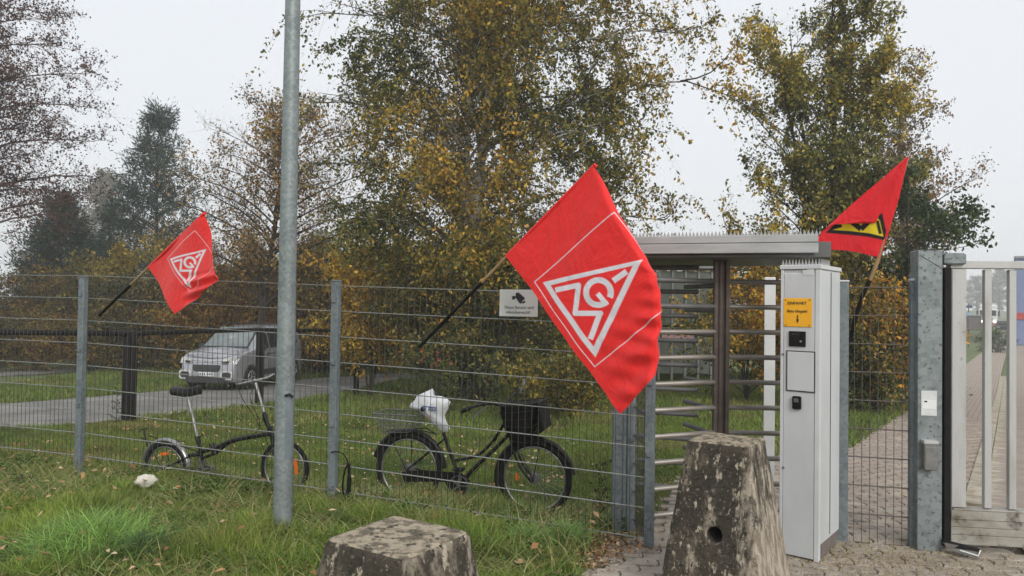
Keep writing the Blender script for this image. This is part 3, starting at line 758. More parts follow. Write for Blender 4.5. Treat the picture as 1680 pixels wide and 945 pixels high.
def text_obj(s, size, loc, rot, mat, name, parent, sx=1.0, extr=.0006, align='CENTER'):
    cu = bpy.data.curves.new(name, 'FONT'); cu.body = s; cu.size = size; cu.align_x = align; cu.align_y = 'CENTER'; cu.extrude = extr; cu.resolution_u = 2
    ob = bpy.data.objects.new('tmp', cu); me = bpy.data.meshes.new_from_object(ob); me.name = name; bpy.data.objects.remove(ob)
    me.transform(Matrix.Diagonal((sx, 1, 1, 1))); me.materials.clear(); me.materials.append(mat)
    o = bpy.data.objects.new(name, me); col.objects.link(o); o.location = loc; o.rotation_euler = rot
    if parent is not None: adopt(o, parent)
    return o
RT = (math.pi / 2, 0, CAr)
text_obj('EINFAHRT', .0265, px_front(1308, 497.5, .0062), RT, M['ink'], 'lettering', tc, .98)
text_obj('Bitte klingeln!', .0265, px_front(1308.5, 510.5, .0062), RT, M['ink'], 'lettering', tc, .88)
ab = MB(); a = px_front(1309, 517, .006); b = px_front(1309, 524, .006); 
w_ = cd * .003
ab.prism([a - w_, a + w_, b + w_, b - w_], -cn * .001)
b2 = px_front(1309, 530, .006); w2 = cd * .009
ab.prism([b - w2, b + w2, b2], -cn * .001)
ab.build('arrow', M['ink'], tc)
for (px, py) in ((1289.5, 492), (1329, 492), (1289.5, 533), (1328, 534)):
    p = px_front(px, py, .004); MB().tube([p, p - cn * .003], .0035, 10).build('screw', M['ink'], tc)
fpanel(1317, 440, 1336, 451, .002, M['sticker'], 'sticker'); fpanel(1318, 440.4, 1324, 443, .003, M['ink'], 'sticker_mark')
rd = fpanel(1295, 543, 1322, 569, .010, M['black'], 'intercom')
p = px_front(1314.5, 560, .0105); MB().tube([p, p - cn * .003], .0065, 12).build('call_button', M['steel'], rd)
for k in range(4): p = px_front(1301 + k * 3, 548, .0105); MB().tube([p, p - cn * .001], .0025, 8).build('speaker_hole', M['fixed'], rd)
sv = fpanel(1290.5, 574.5, 1337.5, 645, .006, M['cabdark'], 'service_flap_seal')
fpanel(1292.5, 576.5, 1335.5, 643, .009, M['cab'], 'service_flap')
hd = fpanel(1301, 649, 1315, 672, .02, M['black'], 'card_reader', bev=.006)
fpanel(1304, 653, 1311.5, 660, .024, M['fixed'], 'reader_window', hd)
for (px, py) in ((1285, 581), (1285.5, 767)):
    p = px_front(px, py, .001); MB().tube([p, p - cn * .006], .007, 12).build('lock', M['fixed'], tc)

# ------------------------------------------------------------------ narrow fence and gate
NA_ = at(1379, 883, 5.12); NA_.z = 0; NB = at(1500, 893, 5.0); NB.z = 0
tn = thing('narrow_fence', (NA_.x, NA_.y, 0), 'narrow wire mesh fence bay between cabinet and gate post', 'fence')
nd = (NB - NA_).normalized(); na = math.atan2(nd.y, nd.x)
MB().box((NA_.x, NA_.y, .84), (.078, .09, 1.86), na, bev=.004).build('fence_post', M['post'], tn)
MB().box((NA_.x, NA_.y, 1.778), (.084, .096, .014), na, bev=.004).build('post_cap', M['cabtrim'], tn)
MB().box((NB.x, NB.y, .84), (.068, .07, 1.88), na, bev=.004).build('fence_post', M['post'], tn)
MB().box((NB.x, NB.y, 1.79), (.072, .074, .016), na, bev=.004).build('post_cap', M['cabtrim'], tn)
mesh_fence(tn, NA_ + nd * .035, NB - nd * .03, .02, 10, .0026, .0036, M['rodrust'], M['rodrust'], lambda p: -.03 + .005, .1935)

GP = at(1527.5, 905, 4.90); GP.z = 0; ga = R(-8); gd = Vector((math.cos(ga), math.sin(ga), 0)); gn = Vector((-gd.y, gd.x, 0))
GH = at(1527, 410, 4.90).z
tg = thing('gate_post', (GP.x, GP.y, 0), 'thick blotchy galvanised gate post with guide head and key box', 'post')
MB().box((GP.x, GP.y + .07, GH / 2 - .02), (.152, .14, GH + .04), ga, bev=.006).build('shaft', M['gatepost'], tg)
def gbox(a, b, d0, d1, z0, z1, mat, name, par, bev=.004):
    """a, b: distance along the gate line from the post centre"""
    c = GP + gd * ((a + b) / 2) + gn * ((d0 + d1) / 2)
    return MB().box((c.x, c.y, (z0 + z1) / 2), (b - a, abs(d1 - d0), z1 - z0), ga, bev=bev).build(name, mat, par)
def gpx(px, py, off=0.0):
    d = ray(px, py); n = -gn; t_ = (GP + n * off - Vector((0, 0, EYE))).dot(n) / Vector((d.x, 1, d.z)).dot(n)
    return Vector((0, 0, EYE)) + Vector((d.x, 1, d.z)) * t_
def gz_at(py, px=1560, off=0.0): return gpx(px, py, off).z
def gs(px, off=0.0): return (gpx(px, 600, off) - GP).dot(gd)
gbox(.076, gs(1585), -.004, .10, gz_at(434), gz_at(415), M['gatepost'], 'guide_head', tg, .01)
gbox(gs(1508.5), gs(1540), -.006, .0, GH - .004, GH + .0, M['gatepost'], 'top_lip', tg, .001)
for px, py in ((1514, 420), (1541, 420)):
    p = gpx(px, py); MB().tube([p, p - gn * .006], .006, 8).build('bolt', M['gatepost'], tg)
tb = MB(); a = gpx(1510, 419, .0015); b = gpx(1545, 440, .0015); tb.tube([a, b], .0018, 5); tb.build('weld_seam', M['ink'], tg)
kb = gbox(gs(1512), gs(1533), -.055, 0, gz_at(769, 1520), gz_at(724, 1520), M['keybox'], 'key_box', tg, .006)
gbox(gs(1510.5), gs(1534), -.062, .0, gz_at(726, 1520), gz_at(720.5, 1520), M['alu'], 'box_lid', kb, .003)
gbox(gs(1514), gs(1531.5), -.058, -.054, gz_at(763, 1520), gz_at(731, 1520), M['silver'], 'box_door', kb, .001)
st = gbox(gs(1511.5), gs(1537), -.003, 0, gz_at(682, 1524), gz_at(641, 1524), M['sticker'], 'notice', tg, .001)
gbox(gs(1513), gs(1535.5), -.0045, -.0005, gz_at(671, 1524), gz_at(656.5, 1524), M['white'], 'notice_label', st, .001)
gbox(gs(1516), gs(1521), -.006, -.0005, gz_at(660, 1524), gz_at(657.5, 1524), M['ink'], 'notice_mark', st, .0005)

tgg = thing('sliding_gate', (GP.x + .3, GP.y, 0), 'soiled white aluminium sliding gate with vertical bars at the right edge', 'gate')
D0, D1 = .03, .09
zt, zb_ = gz_at(442, 1600, -D0), gz_at(834, 1600, -D0)
gbox(gs(1547.5, -D0), gs(1558.5, -D0), D0 - .02, D1, gz_at(889, 1553, -D0), gz_at(439, 1553, -D0), M['black'], 'rubber_edge', tgg)
gbox(gs(1559, -D0), gs(1585.5, -D0), D0 + .001, D1, zb_, gz_at(441, 1570, -D0), M['alu'], 'end_stile', tgg)
gbox(gs(1558.7, -D0), gs(1562, -D0), D0 - .006, D0 + .02, gz_at(889, 1560, -D0), gz_at(441, 1560, -D0), M['fixed'], 'edge_profile', tgg, .002)
gbox(gs(1559, -D0), 2.4, D0 - .004, D1 + .01, gz_at(440.5, 1590, -D0), gz_at(428, 1590, -D0), M['alu'], 'top_rail', tgg)
s = gs(1617, -D0); pitch = gs(1657.5, -D0) - s; bw = gs(1628.5, -D0) - s
for k in range(9):
    gbox(s + k * pitch, s + k * pitch + bw, D0 + .01, D0 + .05, zb_, zt, M['alu'], 'gate_bar', tgg)
zz = [gz_at(q, 1600, -D0) for q in (894, 878, 865.5, 853, 836.5)]
for k in range(4):
    gbox(gs(1560, -D0), 2.4, D0 - .010 - (.004 if k == 3 else 0), D1 + .02, zz[k] + .001, zz[k + 1] - .001, M['beam'], 'beam_plank', tgg, .003)
gbox(gs(1560, -D0) + .005, 2.4, D0 + .002, D1 + .01, zz[0] + .006, zz[4] - .004, M['ink'], 'beam_core', tgg, .001)
gbox(gs(1563, -D0), 2.4, D0 - .02, D1 + .02, zz[4] - .002, zz[4] + .006, M['beam'], 'beam_ledge', tgg, .002)
tr = thing('track_end', tuple(GP + gd * .15), 'bent steel track end sticking out below the gate', 'bracket')
a = gpx(1549, 893, .05); b = gpx(1608, 906, .10)
q = MB(); q.prism([gpx(1549, 890, .05), gpx(1607, 902, .12), gpx(1605, 917, .14), gpx(1553, 900, .06)], (0, .02, -.004)); q.build('plate', M['keybox'], tr)
q = MB(); q.prism([gpx(1549, 886, .04), gpx(1560, 889, .04), gpx(1608, 901, .12), gpx(1606, 905, .13), gpx(1549, 897, .05)], (0, .03, 0)); q.build('flange', M['black'], tr)
q = MB(); q.tube([gpx(1575, 903, .10), gpx(1605, 912, .15), gpx(1608.5, 903, .13)], .005, 6); q.build('bent_lip', M['white'], tr)

# ------------------------------------------------------------------ concrete blocks
def concrete_block(cx_, cy_, rz, top, base, h, label, hole=None):
    t = thing('concrete_block', (cx_, cy_, 0), label, 'concrete block', 'concrete blocks before the fence')
    n = 26; V = []; Fs = []; ids = {}
    def vert(i, j, face):
        return None
    # superellipse-ish rounded square rings
    rings = 40; per = 96; prof = []
    for k in range(rings + 1):
        z = -.05 + (h + .05 - .012) * k / rings; f = (z) / h; prof.append((base + (top - base) * f, z))
    prof += [(top - .008, h - .004), (top - .024, h)]
    nt = 12
    for k in range(1, nt): prof.append(((top - .024) * (1 - k / nt), h))
    for (w, z) in prof:
        for i in range(per):
            a = 2 * math.pi * (i + .5) / per; c_, s_ = math.cos(a), math.sin(a)
            e = 14.0; r = (abs(c_) ** e + abs(s_) ** e) ** (-1 / e) * w / 2
            p = Vector((c_ * r, s_ * r, z))
            q = p + Vector((cx_ * 5, 0, 0)); d = mnoise.noise(q * 9) * .0025 + mnoise.noise(q * 40) * .0028 + mnoise.noise(q * 3) * .002
            ch = max(0, mnoise.noise(q * 16) - .35) * .05 if (abs(abs(c_) - abs(s_)) < .22) else 0
            if z >= h - .005: p.z += d * .6 + mnoise.noise(q * 60) * .002
            else: p += Vector((c_, s_, 0)) * (d - ch)
            V.append(p)
    m = len(prof)
    for k in range(m - 1):
        for i in range(per):
            a = k * per + i; b = k * per + (i + 1) % per; Fs.append((a, b, b + per, a + per))
    V.append(Vector((0, 0, h))); c0 = len(V) - 1
    for i in range(per): Fs.append(((m - 1) * per + i, (m - 1) * per + (i + 1) % per, c0))
    T = Matrix.Rotation(rz, 4, 'Z')
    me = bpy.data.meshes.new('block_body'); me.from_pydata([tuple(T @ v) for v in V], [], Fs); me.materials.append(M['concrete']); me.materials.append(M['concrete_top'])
    mi = [1 if k >= rings + 1 else 0 for k in range(m - 1) for i in range(per)] + [1] * per
    me.polygons.foreach_set('material_index', mi); me.polygons.foreach_set('use_smooth', [True] * len(Fs))
    o = bpy.data.objects.new('block_body', me); col.objects.link(o); o.parent = t
    return t, o
def clean_lit_side(m, vec, amount):
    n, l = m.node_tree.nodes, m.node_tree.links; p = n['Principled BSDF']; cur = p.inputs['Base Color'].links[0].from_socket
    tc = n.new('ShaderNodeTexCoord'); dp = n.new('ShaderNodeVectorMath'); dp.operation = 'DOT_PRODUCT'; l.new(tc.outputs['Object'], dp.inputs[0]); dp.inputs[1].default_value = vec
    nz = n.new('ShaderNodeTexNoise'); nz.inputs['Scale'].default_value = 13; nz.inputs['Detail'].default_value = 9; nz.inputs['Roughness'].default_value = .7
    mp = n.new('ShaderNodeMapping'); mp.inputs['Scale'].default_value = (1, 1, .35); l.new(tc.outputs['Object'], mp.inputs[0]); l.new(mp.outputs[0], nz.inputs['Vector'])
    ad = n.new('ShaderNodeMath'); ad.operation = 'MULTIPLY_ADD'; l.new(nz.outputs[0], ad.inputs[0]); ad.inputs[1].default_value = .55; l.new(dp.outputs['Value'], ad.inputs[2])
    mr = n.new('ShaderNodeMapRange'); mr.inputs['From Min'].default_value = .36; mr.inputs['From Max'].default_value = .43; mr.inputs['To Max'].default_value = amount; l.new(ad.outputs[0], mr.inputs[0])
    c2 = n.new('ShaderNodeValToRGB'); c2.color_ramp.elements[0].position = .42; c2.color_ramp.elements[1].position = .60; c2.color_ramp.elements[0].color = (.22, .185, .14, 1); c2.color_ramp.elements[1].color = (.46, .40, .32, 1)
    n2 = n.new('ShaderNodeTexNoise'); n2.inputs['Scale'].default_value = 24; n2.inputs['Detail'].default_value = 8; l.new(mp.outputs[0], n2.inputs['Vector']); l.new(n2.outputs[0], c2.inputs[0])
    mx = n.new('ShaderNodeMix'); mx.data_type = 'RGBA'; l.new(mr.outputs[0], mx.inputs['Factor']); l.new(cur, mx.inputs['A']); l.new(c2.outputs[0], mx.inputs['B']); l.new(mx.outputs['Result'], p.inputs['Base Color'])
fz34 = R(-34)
clean_lit_side(M['concrete'], (math.cos(fz34) * .9, math.sin(fz34) * .9, -.10), .85)  # right side paler: fewer stains, and the light on it put into the colour
c1 = Vector((1.257, 3.90, 0)) + Vector((math.cos(fz34), math.sin(fz34), 0)) * (-.172) + Vector((-math.sin(fz34), math.cos(fz34), 0)) * .172
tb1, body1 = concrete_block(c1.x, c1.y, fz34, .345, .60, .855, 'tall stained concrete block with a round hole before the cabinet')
c2 = Vector((-.352, 2.385, 0))
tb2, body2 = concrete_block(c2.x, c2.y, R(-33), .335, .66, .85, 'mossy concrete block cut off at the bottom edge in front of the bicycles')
# hole through the left front face
fn = Vector((math.sin(fz34), -math.cos(fz34), 0)); fx = Vector((math.cos(fz34), math.sin(fz34), 0))
tl = (.60 - .345) / 2 / .855; nface = (fn + Vector((0, 0, tl))).normalized()
pf = Vector((c1.x, c1.y, 0)) + fn * .30
d = ray(1172, 878); d = Vector((d.x, 1, d.z)); tt_ = (pf - Vector((0, 0, EYE))).dot(nface) / d.dot(nface)
hc = Vector((0, 0, EYE)) + d * tt_
cut = MB().tube([hc + fn * .08, hc - fn * .22], .043, 28).build('hole_cutter', M['ink'])
cut2 = cut
bm_ = body1.modifiers.new('hole', 'BOOLEAN'); bm_.operation = 'DIFFERENCE'; bm_.object = cut; bm_.solver = 'EXACT'
bpy.context.view_layer.update()
dg = bpy.context.evaluated_depsgraph_get()
nm = bpy.data.meshes.new_from_object(body1.evaluated_get(dg)); body1.modifiers.clear(); body1.data = nm; nm.name = 'block_body'
bpy.data.objects.remove(cut)
q = MB(); ax, bx_ = frame_dir(fn)
q.tube([hc - fn * .008, hc - fn * .21], .0425, 28, cap=False)
q.disc(hc - fn * .205, fn, .042, 28)
q.build('hole_sleeve', pm('dark hole lining', (.03, .028, .025), (.05, .045, .04), 10, .9), tb1)

# ------------------------------------------------------------------ bicycles
def wheel(t, c, u, r, tyre_r=.019, spokes=28, name='wheel', rim='silver', hubr=.02, side=None):
    up = Vector((0, 0, 1)); n = u.cross(up)
    w = MB().torus(c, u, up, r - tyre_r, tyre_r, 48, 8).build('wheel', M['tyre'], t)
    MB().torus(c, u, up, r - tyre_r * 2 - .006, .009, 48, 6, flat=1.2).build('rim', M[rim], w)
    s = MB()
    for k in range(spokes):
        a = 2 * math.pi * k / spokes; b = a + (.22 if k % 2 else -.22)
        s.tube([c + (u * math.cos(b) + up * math.sin(b)) * hubr + n * (.025 if k % 4 < 2 else -.025), c + (u * math.cos(a) + up * math.sin(a)) * (r - tyre_r * 2 - .01)], .0011, 3, cap=False)
    s.build('spokes', M['silver'], w)
    MB().tube([c - n * .045, c + n * .045], hubr, 12).build('hub', M['fixed'], w)
    return w
def bars(t, name, mat, lines, n=8):
    b = MB()
    for pts, r in lines: b.tube(pts, r, n)
    return b.build(name, M[mat] if isinstance(mat, str) else mat, t)
def smooth(pts, k=4):
    P = [Vector(p) for p in pts]; out = []
    for i in range(len(P) - 1):
        p0 = P[max(i - 1, 0)]; p1 = P[i]; p2 = P[i + 1]; p3 = P[min(i + 2, len(P) - 1)]
        for j in range(k):
            t_ = j / k; out.append(.5 * ((2 * p1) + (p2 - p0) * t_ + (2 * p0 - 5 * p1 + 4 * p2 - p3) * t_ ** 2 + (3 * p1 - p0 - 3 * p2 + p3) * t_ ** 3))
    out.append(P[-1]); return out
UP = Vector((0, 0, 1))
# folding bicycle
PLf = Plane(at(270, 700, 6.68), TD); f = PLf.P; u = PLf.u; nn_ = PLf.n
rh, fh = f(272, 768), f(467, 768)
tb_ = thing('folding_bicycle', (rh.x, rh.y, gzf(rh.x, rh.y)), 'black small wheeled folding bicycle with tall seat post behind the fence', 'bicycle')
wr = wheel(tb_, rh, u, .234, spokes=20); wf = wheel(tb_, fh, u, .238, spokes=20)
q = MB(); q.torus(rh, u, UP, .252, .020, 26, 6, a0=R(-25), a1=R(168), flat=1.4); q.build('mudguard', M['silver'], tb_)
bars(tb_, 'frame', 'blackpaint', [
    (smooth([f(329, 742), f(352, 735), f(385, 722), f(446, 711)]), .019), ([f(331, 752), f(352, 744), f(372, 730)], .013),
    ([f(326, 722), f(333, 765)], .018), ([f(333, 765), f(343, 769)], .018), ([f(443, 700), f(449, 730)], .020),
    ([rh + nn_ * .05, f(328, 741)], .008), ([rh - nn_ * .05, f(328, 741)], .008), ([rh + nn_ * .05, f(341, 769)], .009), ([rh - nn_ * .05, f(341, 769)], .009),
    ([f(347, 728), f(354, 746)], .024)])
bars(tb_, 'fork', 'blackpaint', [([f(449, 728), f(451, 737), f(452, 737) + nn_ * .05, fh + nn_ * .05], .010), ([f(451, 737), f(452, 737) - nn_ * .05, fh - nn_ * .05], .010)])
bars(tb_, 'seat_post', 'silver', [([f(307, 648), f(316, 684), f(325, 724)], .015)])
bars(tb_, 'seat_clamp', 'blackpaint', [([f(323, 716), f(326, 727)], .022), ([f(326, 720), f(332, 712)], .006)])
sd_ = MB()
for (px, py, w_, h_) in ():
    pass
def saddle(t, A, B, rear_w, nose_w, th, n_):
    """A rear, B nose"""
    V = []; Fs = []; N = 12; K = 12
    for i in range(N + 1):
        s_ = i / N; c = A.lerp(B, s_) + UP * (.010 * math.cos(s_ * math.pi * 2)); w = (rear_w * (1 - ss(s_ * 1.35)) + nose_w * ss(s_ * 1.35)) * (math.sin(min(1, s_ * 5 + .25) * math.pi / 2)) * (1 if i < N else .5)
        for k in range(K):
            a = 2 * math.pi * k / K; V.append(c + n_ * (math.cos(a) * float(w)) + UP * (math.sin(a) * (th if math.sin(a) > 0 else th * 1.3)))
    for i in range(N):
        for k in range(K): Fs.append((i * K + k, i * K + (k + 1) % K, (i + 1) * K + (k + 1) % K, (i + 1) * K + k))
    b = MB().add(V, Fs, 0, True); b.add(V[:K], [tuple(range(K))]); b.add(V[-K:], [tuple(range(K))])
    return b.build('saddle', M['saddle'], t)
sa_ = saddle(tb_, f(283, 642), f(331, 640), .080, .024, .036, nn_)
bars(sa_, 'saddle_rail', 'silver', [([f(295, 646), f(306, 650), f(316, 646)], .005)])
bars(tb_, 'handle_post', 'silver', [([f(419, 628), f(427, 655), f(434, 680)], .014)])
bars(tb_, 'stem_hinge', 'blackpaint', [([f(433, 676), f(438, 694), f(445, 713)], .019), ([f(431, 684), f(437, 696)], .009)])
hb_ = [f(419, 627) + nn_ * .30 - u * .03, f(412, 627) + nn_ * .14, f(419, 624), f(422, 622) - nn_ * .14, f(424, 612) - nn_ * .28 + u * .02]
bars(tb_, 'handlebar', 'silver', [(smooth(hb_), .011)])
bars(tb_, 'grip', 'black', [([hb_[0], hb_[0].lerp(hb_[1], .45)], .016)])
bars(tb_, 'grip', 'black', [([hb_[4], hb_[4].lerp(hb_[3], .45)], .016)])
bars(tb_, 'luggage_rack', 'blackpaint', [([f(236, 703), f(239, 722), f(243, 738)], .006), ([f(237, 716) + nn_ * .05, f(252, 722) + nn_ * .06, f(296, 727) + nn_ * .06, f(326, 741)], .005),
    ([f(237, 716) - nn_ * .05, f(252, 722) - nn_ * .06, f(296, 727) - nn_ * .06], .005), ([f(252, 723) + nn_ * .05, rh + nn_ * .055], .004), ([f(262, 722) - nn_ * .05, rh - nn_ * .055], .004), ([f(236, 704) - nn_ * .04, f(236, 704) + nn_ * .04], .005)])
cr = MB().torus(f(342, 769) + nn_ * .05, u, UP, .076, .005, 28, 5); cr.tube([f(342, 769) - nn_ * .06, f(342, 769) + nn_ * .07], .014, 10)
for k in range(4): cr.tube([f(342, 769) + nn_ * .05, f(342, 769) + nn_ * .05 + (u * math.cos(k * 1.57 + .3) + UP * math.sin(k * 1.57 + .3)) * .075], .005, 4)
cr.torus(rh + nn_ * .045, u, UP, .03, .008, 14, 5); cr.tube([rh + nn_ * .045 + UP * .032, f(342, 769) + nn_ * .05 + UP * .076], .003, 4); cr.tube([rh + nn_ * .045 - UP * .032, f(342, 769) + nn_ * .05 - UP * .076], .003, 4)
cr.build('chain_set', M['fixed'], tb_)
cdn = (u * .35 - UP * .94)
ck = bars(tb_, 'crank', 'fixed', [([f(342, 769) + nn_ * .07, f(342, 769) + nn_ * .075 - cdn * .15], .008)])
MB().box(f(342, 769) + nn_ * .12 - cdn * .15, (.08, .08, .02), math.atan2(u.y, u.x), bev=.006).build('pedal', M['black'], ck)
ck = bars(tb_, 'crank', 'fixed', [([f(342, 769) - nn_ * .06, f(342, 769) - nn_ * .065 + cdn * .15], .008)])
MB().box(f(342, 769) - nn_ * .11 + cdn * .15, (.08, .08, .02), math.atan2(u.y, u.x), bev=.006).build('pedal', M['black'], ck)
bars(tb_, 'brake_cables', 'black', [(smooth([f(414, 627, .13), f(404, 645, .08), f(420, 680, .04), f(438, 715, .03), f(450, 745, .04)]), .003), (smooth([f(421, 622, -.1), f(410, 650, .0), f(430, 700, .03), f(390, 724, .03), f(330, 745, .03)]), .003)], 5)
def refl(w, c, u_, ang_, d_, L=.07):
    dd = u_ * math.cos(ang_) + UP * math.sin(ang_); tt = -u_ * math.sin(ang_) + UP * math.cos(ang_); p = c + dd * d_
    n_ = u_.cross(UP); MB().prism([p - tt * L / 2 - dd * .012, p + tt * L / 2 - dd * .012, p + tt * L / 2 + dd * .012, p - tt * L / 2 + dd * .012], n_ * .018).build('reflector', M['orange'], w)
refl(wr, rh, u, R(95), .13, .08); refl(wf, fh, u, R(12), .12, .13)

# city bicycle with baskets
PLc = Plane(at(671, 700, 6.62), (.963, -.27)); f = PLc.P; u = PLc.u; nn_ = PLc.n
def z3(x, y, off=0.0): return f(590 + x / 4.108, 620 + y / 4.108, off)
rh, fh = f(671, 769), f(877, 785)
tb2_ = thing('city_bicycle', (rh.x, rh.y, gzf(rh.x, rh.y)), 'black step through city bicycle with front basket and bagged saddle behind the fence', 'bicycle')
wr = wheel(tb2_, rh, u, .320, .026, 32); wf = wheel(tb2_, fh, u, .324, .026, 32)
MB().torus(rh, u, UP, .335, .026, 34, 6, a0=R(5), a1=R(165), flat=1.1).build('mudguard', M['blackpaint'], tb2_)
MB().torus(fh, u, UP, .338, .022, 34, 6, a0=R(10), a1=R(195), flat=1.2).build('mudguard', M['blackpaint'], tb2_)
bbk = z3(685, 715)
bars(tb2_, 'frame', 'blackpaint', [
    ([z3(565, 365), z3(605, 490), z3(650, 610), bbk], .016), (smooth([z3(640, 555), z3(780, 528), z3(868, 460), z3(930, 380), z3(968, 315)]), .014),
    (smooth([z3(700, 690), z3(760, 620), z3(840, 545), z3(920, 470), z3(1000, 385)]), .017), ([z3(958, 225), z3(1018, 400)], .020),
    ([rh + nn_ * .06, z3(585, 400)], .008), ([rh - nn_ * .06, z3(585, 400)], .008), ([rh + nn_ * .06, bbk], .010), ([rh - nn_ * .06, bbk], .010)])
bars(tb2_, 'fork', 'blackpaint', [(smooth([z3(1018, 400), z3(1035, 440, .05), z3(1085, 580, .05), fh + nn_ * .05 - u * .03, fh + nn_ * .05]), .011),
    (smooth([z3(1018, 400), z3(1035, 440, -.05), z3(1085, 580, -.05), fh - nn_ * .05 - u * .03, fh - nn_ * .05]), .011), ([z3(1100, 500, .05), fh + nn_ * .055], .004), ([z3(1220, 470, .05), fh + nn_ * .055], .004)])
bars(tb2_, 'seat_post', 'silver', [([z3(525, 250), z3(567, 370)], .013)])
sa_ = saddle(tb2_, z3(420, 205), z3(590, 190), .10, .03, .032, nn_)
hbp = [z3(758, 198, .29), z3(820, 170, .27), z3(900, 158, .14), z3(958, 180), z3(985, 150, -.14), z3(1020, 110, -.26), z3(1000, 115, -.31)]
bars(tb2_, 'handlebar', 'blackpaint', [(smooth(hbp), .012)])
bars(tb2_, 'grip', 'black', [([hbp[0], hbp[0].lerp(hbp[1], .9)], .018)]); bars(tb2_, 'grip', 'black', [([hbp[6], hbp[5]], .018)])
bars(tb2_, 'stem', 'blackpaint', [([z3(958, 180), z3(962, 235)], .014)])
bars(tb2_, 'brake_lever', 'fixed', [([z3(900, 175, .14), z3(860, 205, .2), z3(822, 248, .27)], .006), ([z3(1040, 120, -.2), z3(1060, 60, -.24)], .006)])
bars(tb2_, 'brake_cables', 'black', [(smooth([z3(880, 172, .16), z3(930, 130, .12), z3(985, 190, .06), z3(975, 300, .03), z3(1010, 400, .03)]), .003), (smooth([z3(1030, 110, -.2), z3(1000, 80, -.1), z3(1010, 200, .02), z3(960, 330, .02), z3(850, 560, .025), z3(700, 700, .03)]), .003)], 5)
bl = MB(); pc = z3(1062, 66, -.24); bl.tube([pc, pc + UP * .05], .018, 10); bl.build('bell', M['silver'], tb2_)
# front basket
def basket(t, cs, half, name, mat, solid=.0):
    """cs: four side corner points in the bicycle plane (bl, br, tr, tl)"""
    bl_, br_, tr_, tl_ = cs; b = MB(); N = 8
    def lay(s, v, o): return bl_.lerp(br_, s).lerp(tl_.lerp(tr_, s), v) + nn_ * o * half * (.8 + .2 * v)
    for o in (-1, 1):
        for i in range(N + 1): b.tube([lay(i / N, 0, o), lay(i / N, 1, o)], .0022, 3, cap=False)
        for j in range(6): b.tube([lay(0, j / 5, o), lay(1, j / 5, o)], .003 if j < 5 else .006, 4, cap=False)
    for s in (0, 1):
        for i in range(7): b.tube([lay(s, 0, -1 + i / 3), lay(s, 1, -1 + i / 3)], .0022, 3, cap=False)
        for j in range(6): b.tube([lay(s, j / 5, -1), lay(s, j / 5, 1)], .003 if j < 5 else .006, 4, cap=False)
    for i in range(N + 1): b.tube([lay(i / N, 0, -1), lay(i / N, 0, 1)], .0022, 3, cap=False)
    o = b.build(name, M[mat], t)
    if solid:
        g = MB(); vs = []
        for v in (.02, solid):
            for s, oo in ((.02, -.95), (.98, -.95), (.98, .95), (.02, .95)): vs.append(lay(s, v, oo))
        g.add(vs, [(0, 1, 2, 3), (4, 5, 6, 7), (0, 1, 5, 4), (1, 2, 6, 5), (2, 3, 7, 6), (3, 0, 4, 7)])
        g.build('basket_liner', M['black'], o)
    return o
basket(tb2_, (z3(1040, 405), z3(1150, 425), z3(1235, 150), z3(985, 175)), .17, 'front_basket', 'blackpaint', .97)
q = MB(); q.prism([z3(1150, 425, -.15), z3(1268, 335, -.15), z3(1262, 300, -.15), z3(1235, 160, -.15), z3(1225, 330, -.15)], nn_ * .30); q.build('basket_cover', M['black'], tb2_)
basket(tb2_, (z3(185, 355), z3(365, 352), z3(430, 240), z3(130, 225)), .15, 'rear_basket', 'fixed')
bars(tb2_, 'luggage_rack', 'blackpaint', [([z3(180, 362, .06), z3(430, 345, .06), z3(520, 380)], .006), ([z3(180, 362, -.06), z3(430, 345, -.06), z3(520, 380)], .006), ([z3(215, 365, .06), rh + nn_ * .06], .005), ([z3(330, 362, -.06), rh - nn_ * .06], .005), ([z3(180, 362, -.06), z3(180, 362, .06)], .006)])
bars(tb2_, 'headlight', 'blackpaint', [([z3(1065, 420), z3(1068, 470)], .035)])
cg = MB(); cg.prism([z3(300, 625, .05), z3(420, 610, .05), z3(700, 630, .05), z3(755, 680, .05), z3(735, 770, .05), z3(690, 800, .05), z3(640, 770, .05), z3(590, 690, .05), z3(320, 690, .05)], nn_ * .012)
cg.build('chain_guard', M['blackpaint'], tb2_)
cr = MB().torus(bbk + nn_ * .065, u, UP, .085, .005, 28, 5); cr.tube([bbk - nn_ * .07, bbk + nn_ * .085], .016, 10)
for k in range(5): cr.tube([bbk + nn_ * .068, bbk + nn_ * .068 + (u * math.cos(k * 1.257) + UP * math.sin(k * 1.257)) * .083], .006, 4)
cr.build('chain_set', M['fixed'], tb2_)
cdn = (u * .15 + UP * .99)
ck = bars(tb2_, 'crank', 'fixed', [([bbk + nn_ * .085, bbk + nn_ * .09 + cdn * .16], .009)]); MB().box(bbk + nn_ * .14 + cdn * .16, (.09, .085, .024), math.atan2(u.y, u.x), bev=.006).build('pedal', M['black'], ck)
ck = bars(tb2_, 'crank', 'fixed', [([bbk - nn_ * .07, bbk - nn_ * .075 - cdn * .16], .009)]); MB().box(bbk - nn_ * .12 - cdn * .16, (.09, .085, .024), math.atan2(u.y, u.x), bev=.006).build('pedal', M['black'], ck)
bars(tb2_, 'kickstand', 'fixed', [([z3(560, 690, .07), z3(545, 800, .10)], .010)])
bars(wr, 'hub_gear', 'fixed', [([rh - nn_ * .05, rh + nn_ * .05], .04)])
bars(wf, 'hub_dynamo', 'fixed', [([fh - nn_ * .04, fh + nn_ * .04], .045)])
refl(wf, fh, u, R(178), .15, .06)
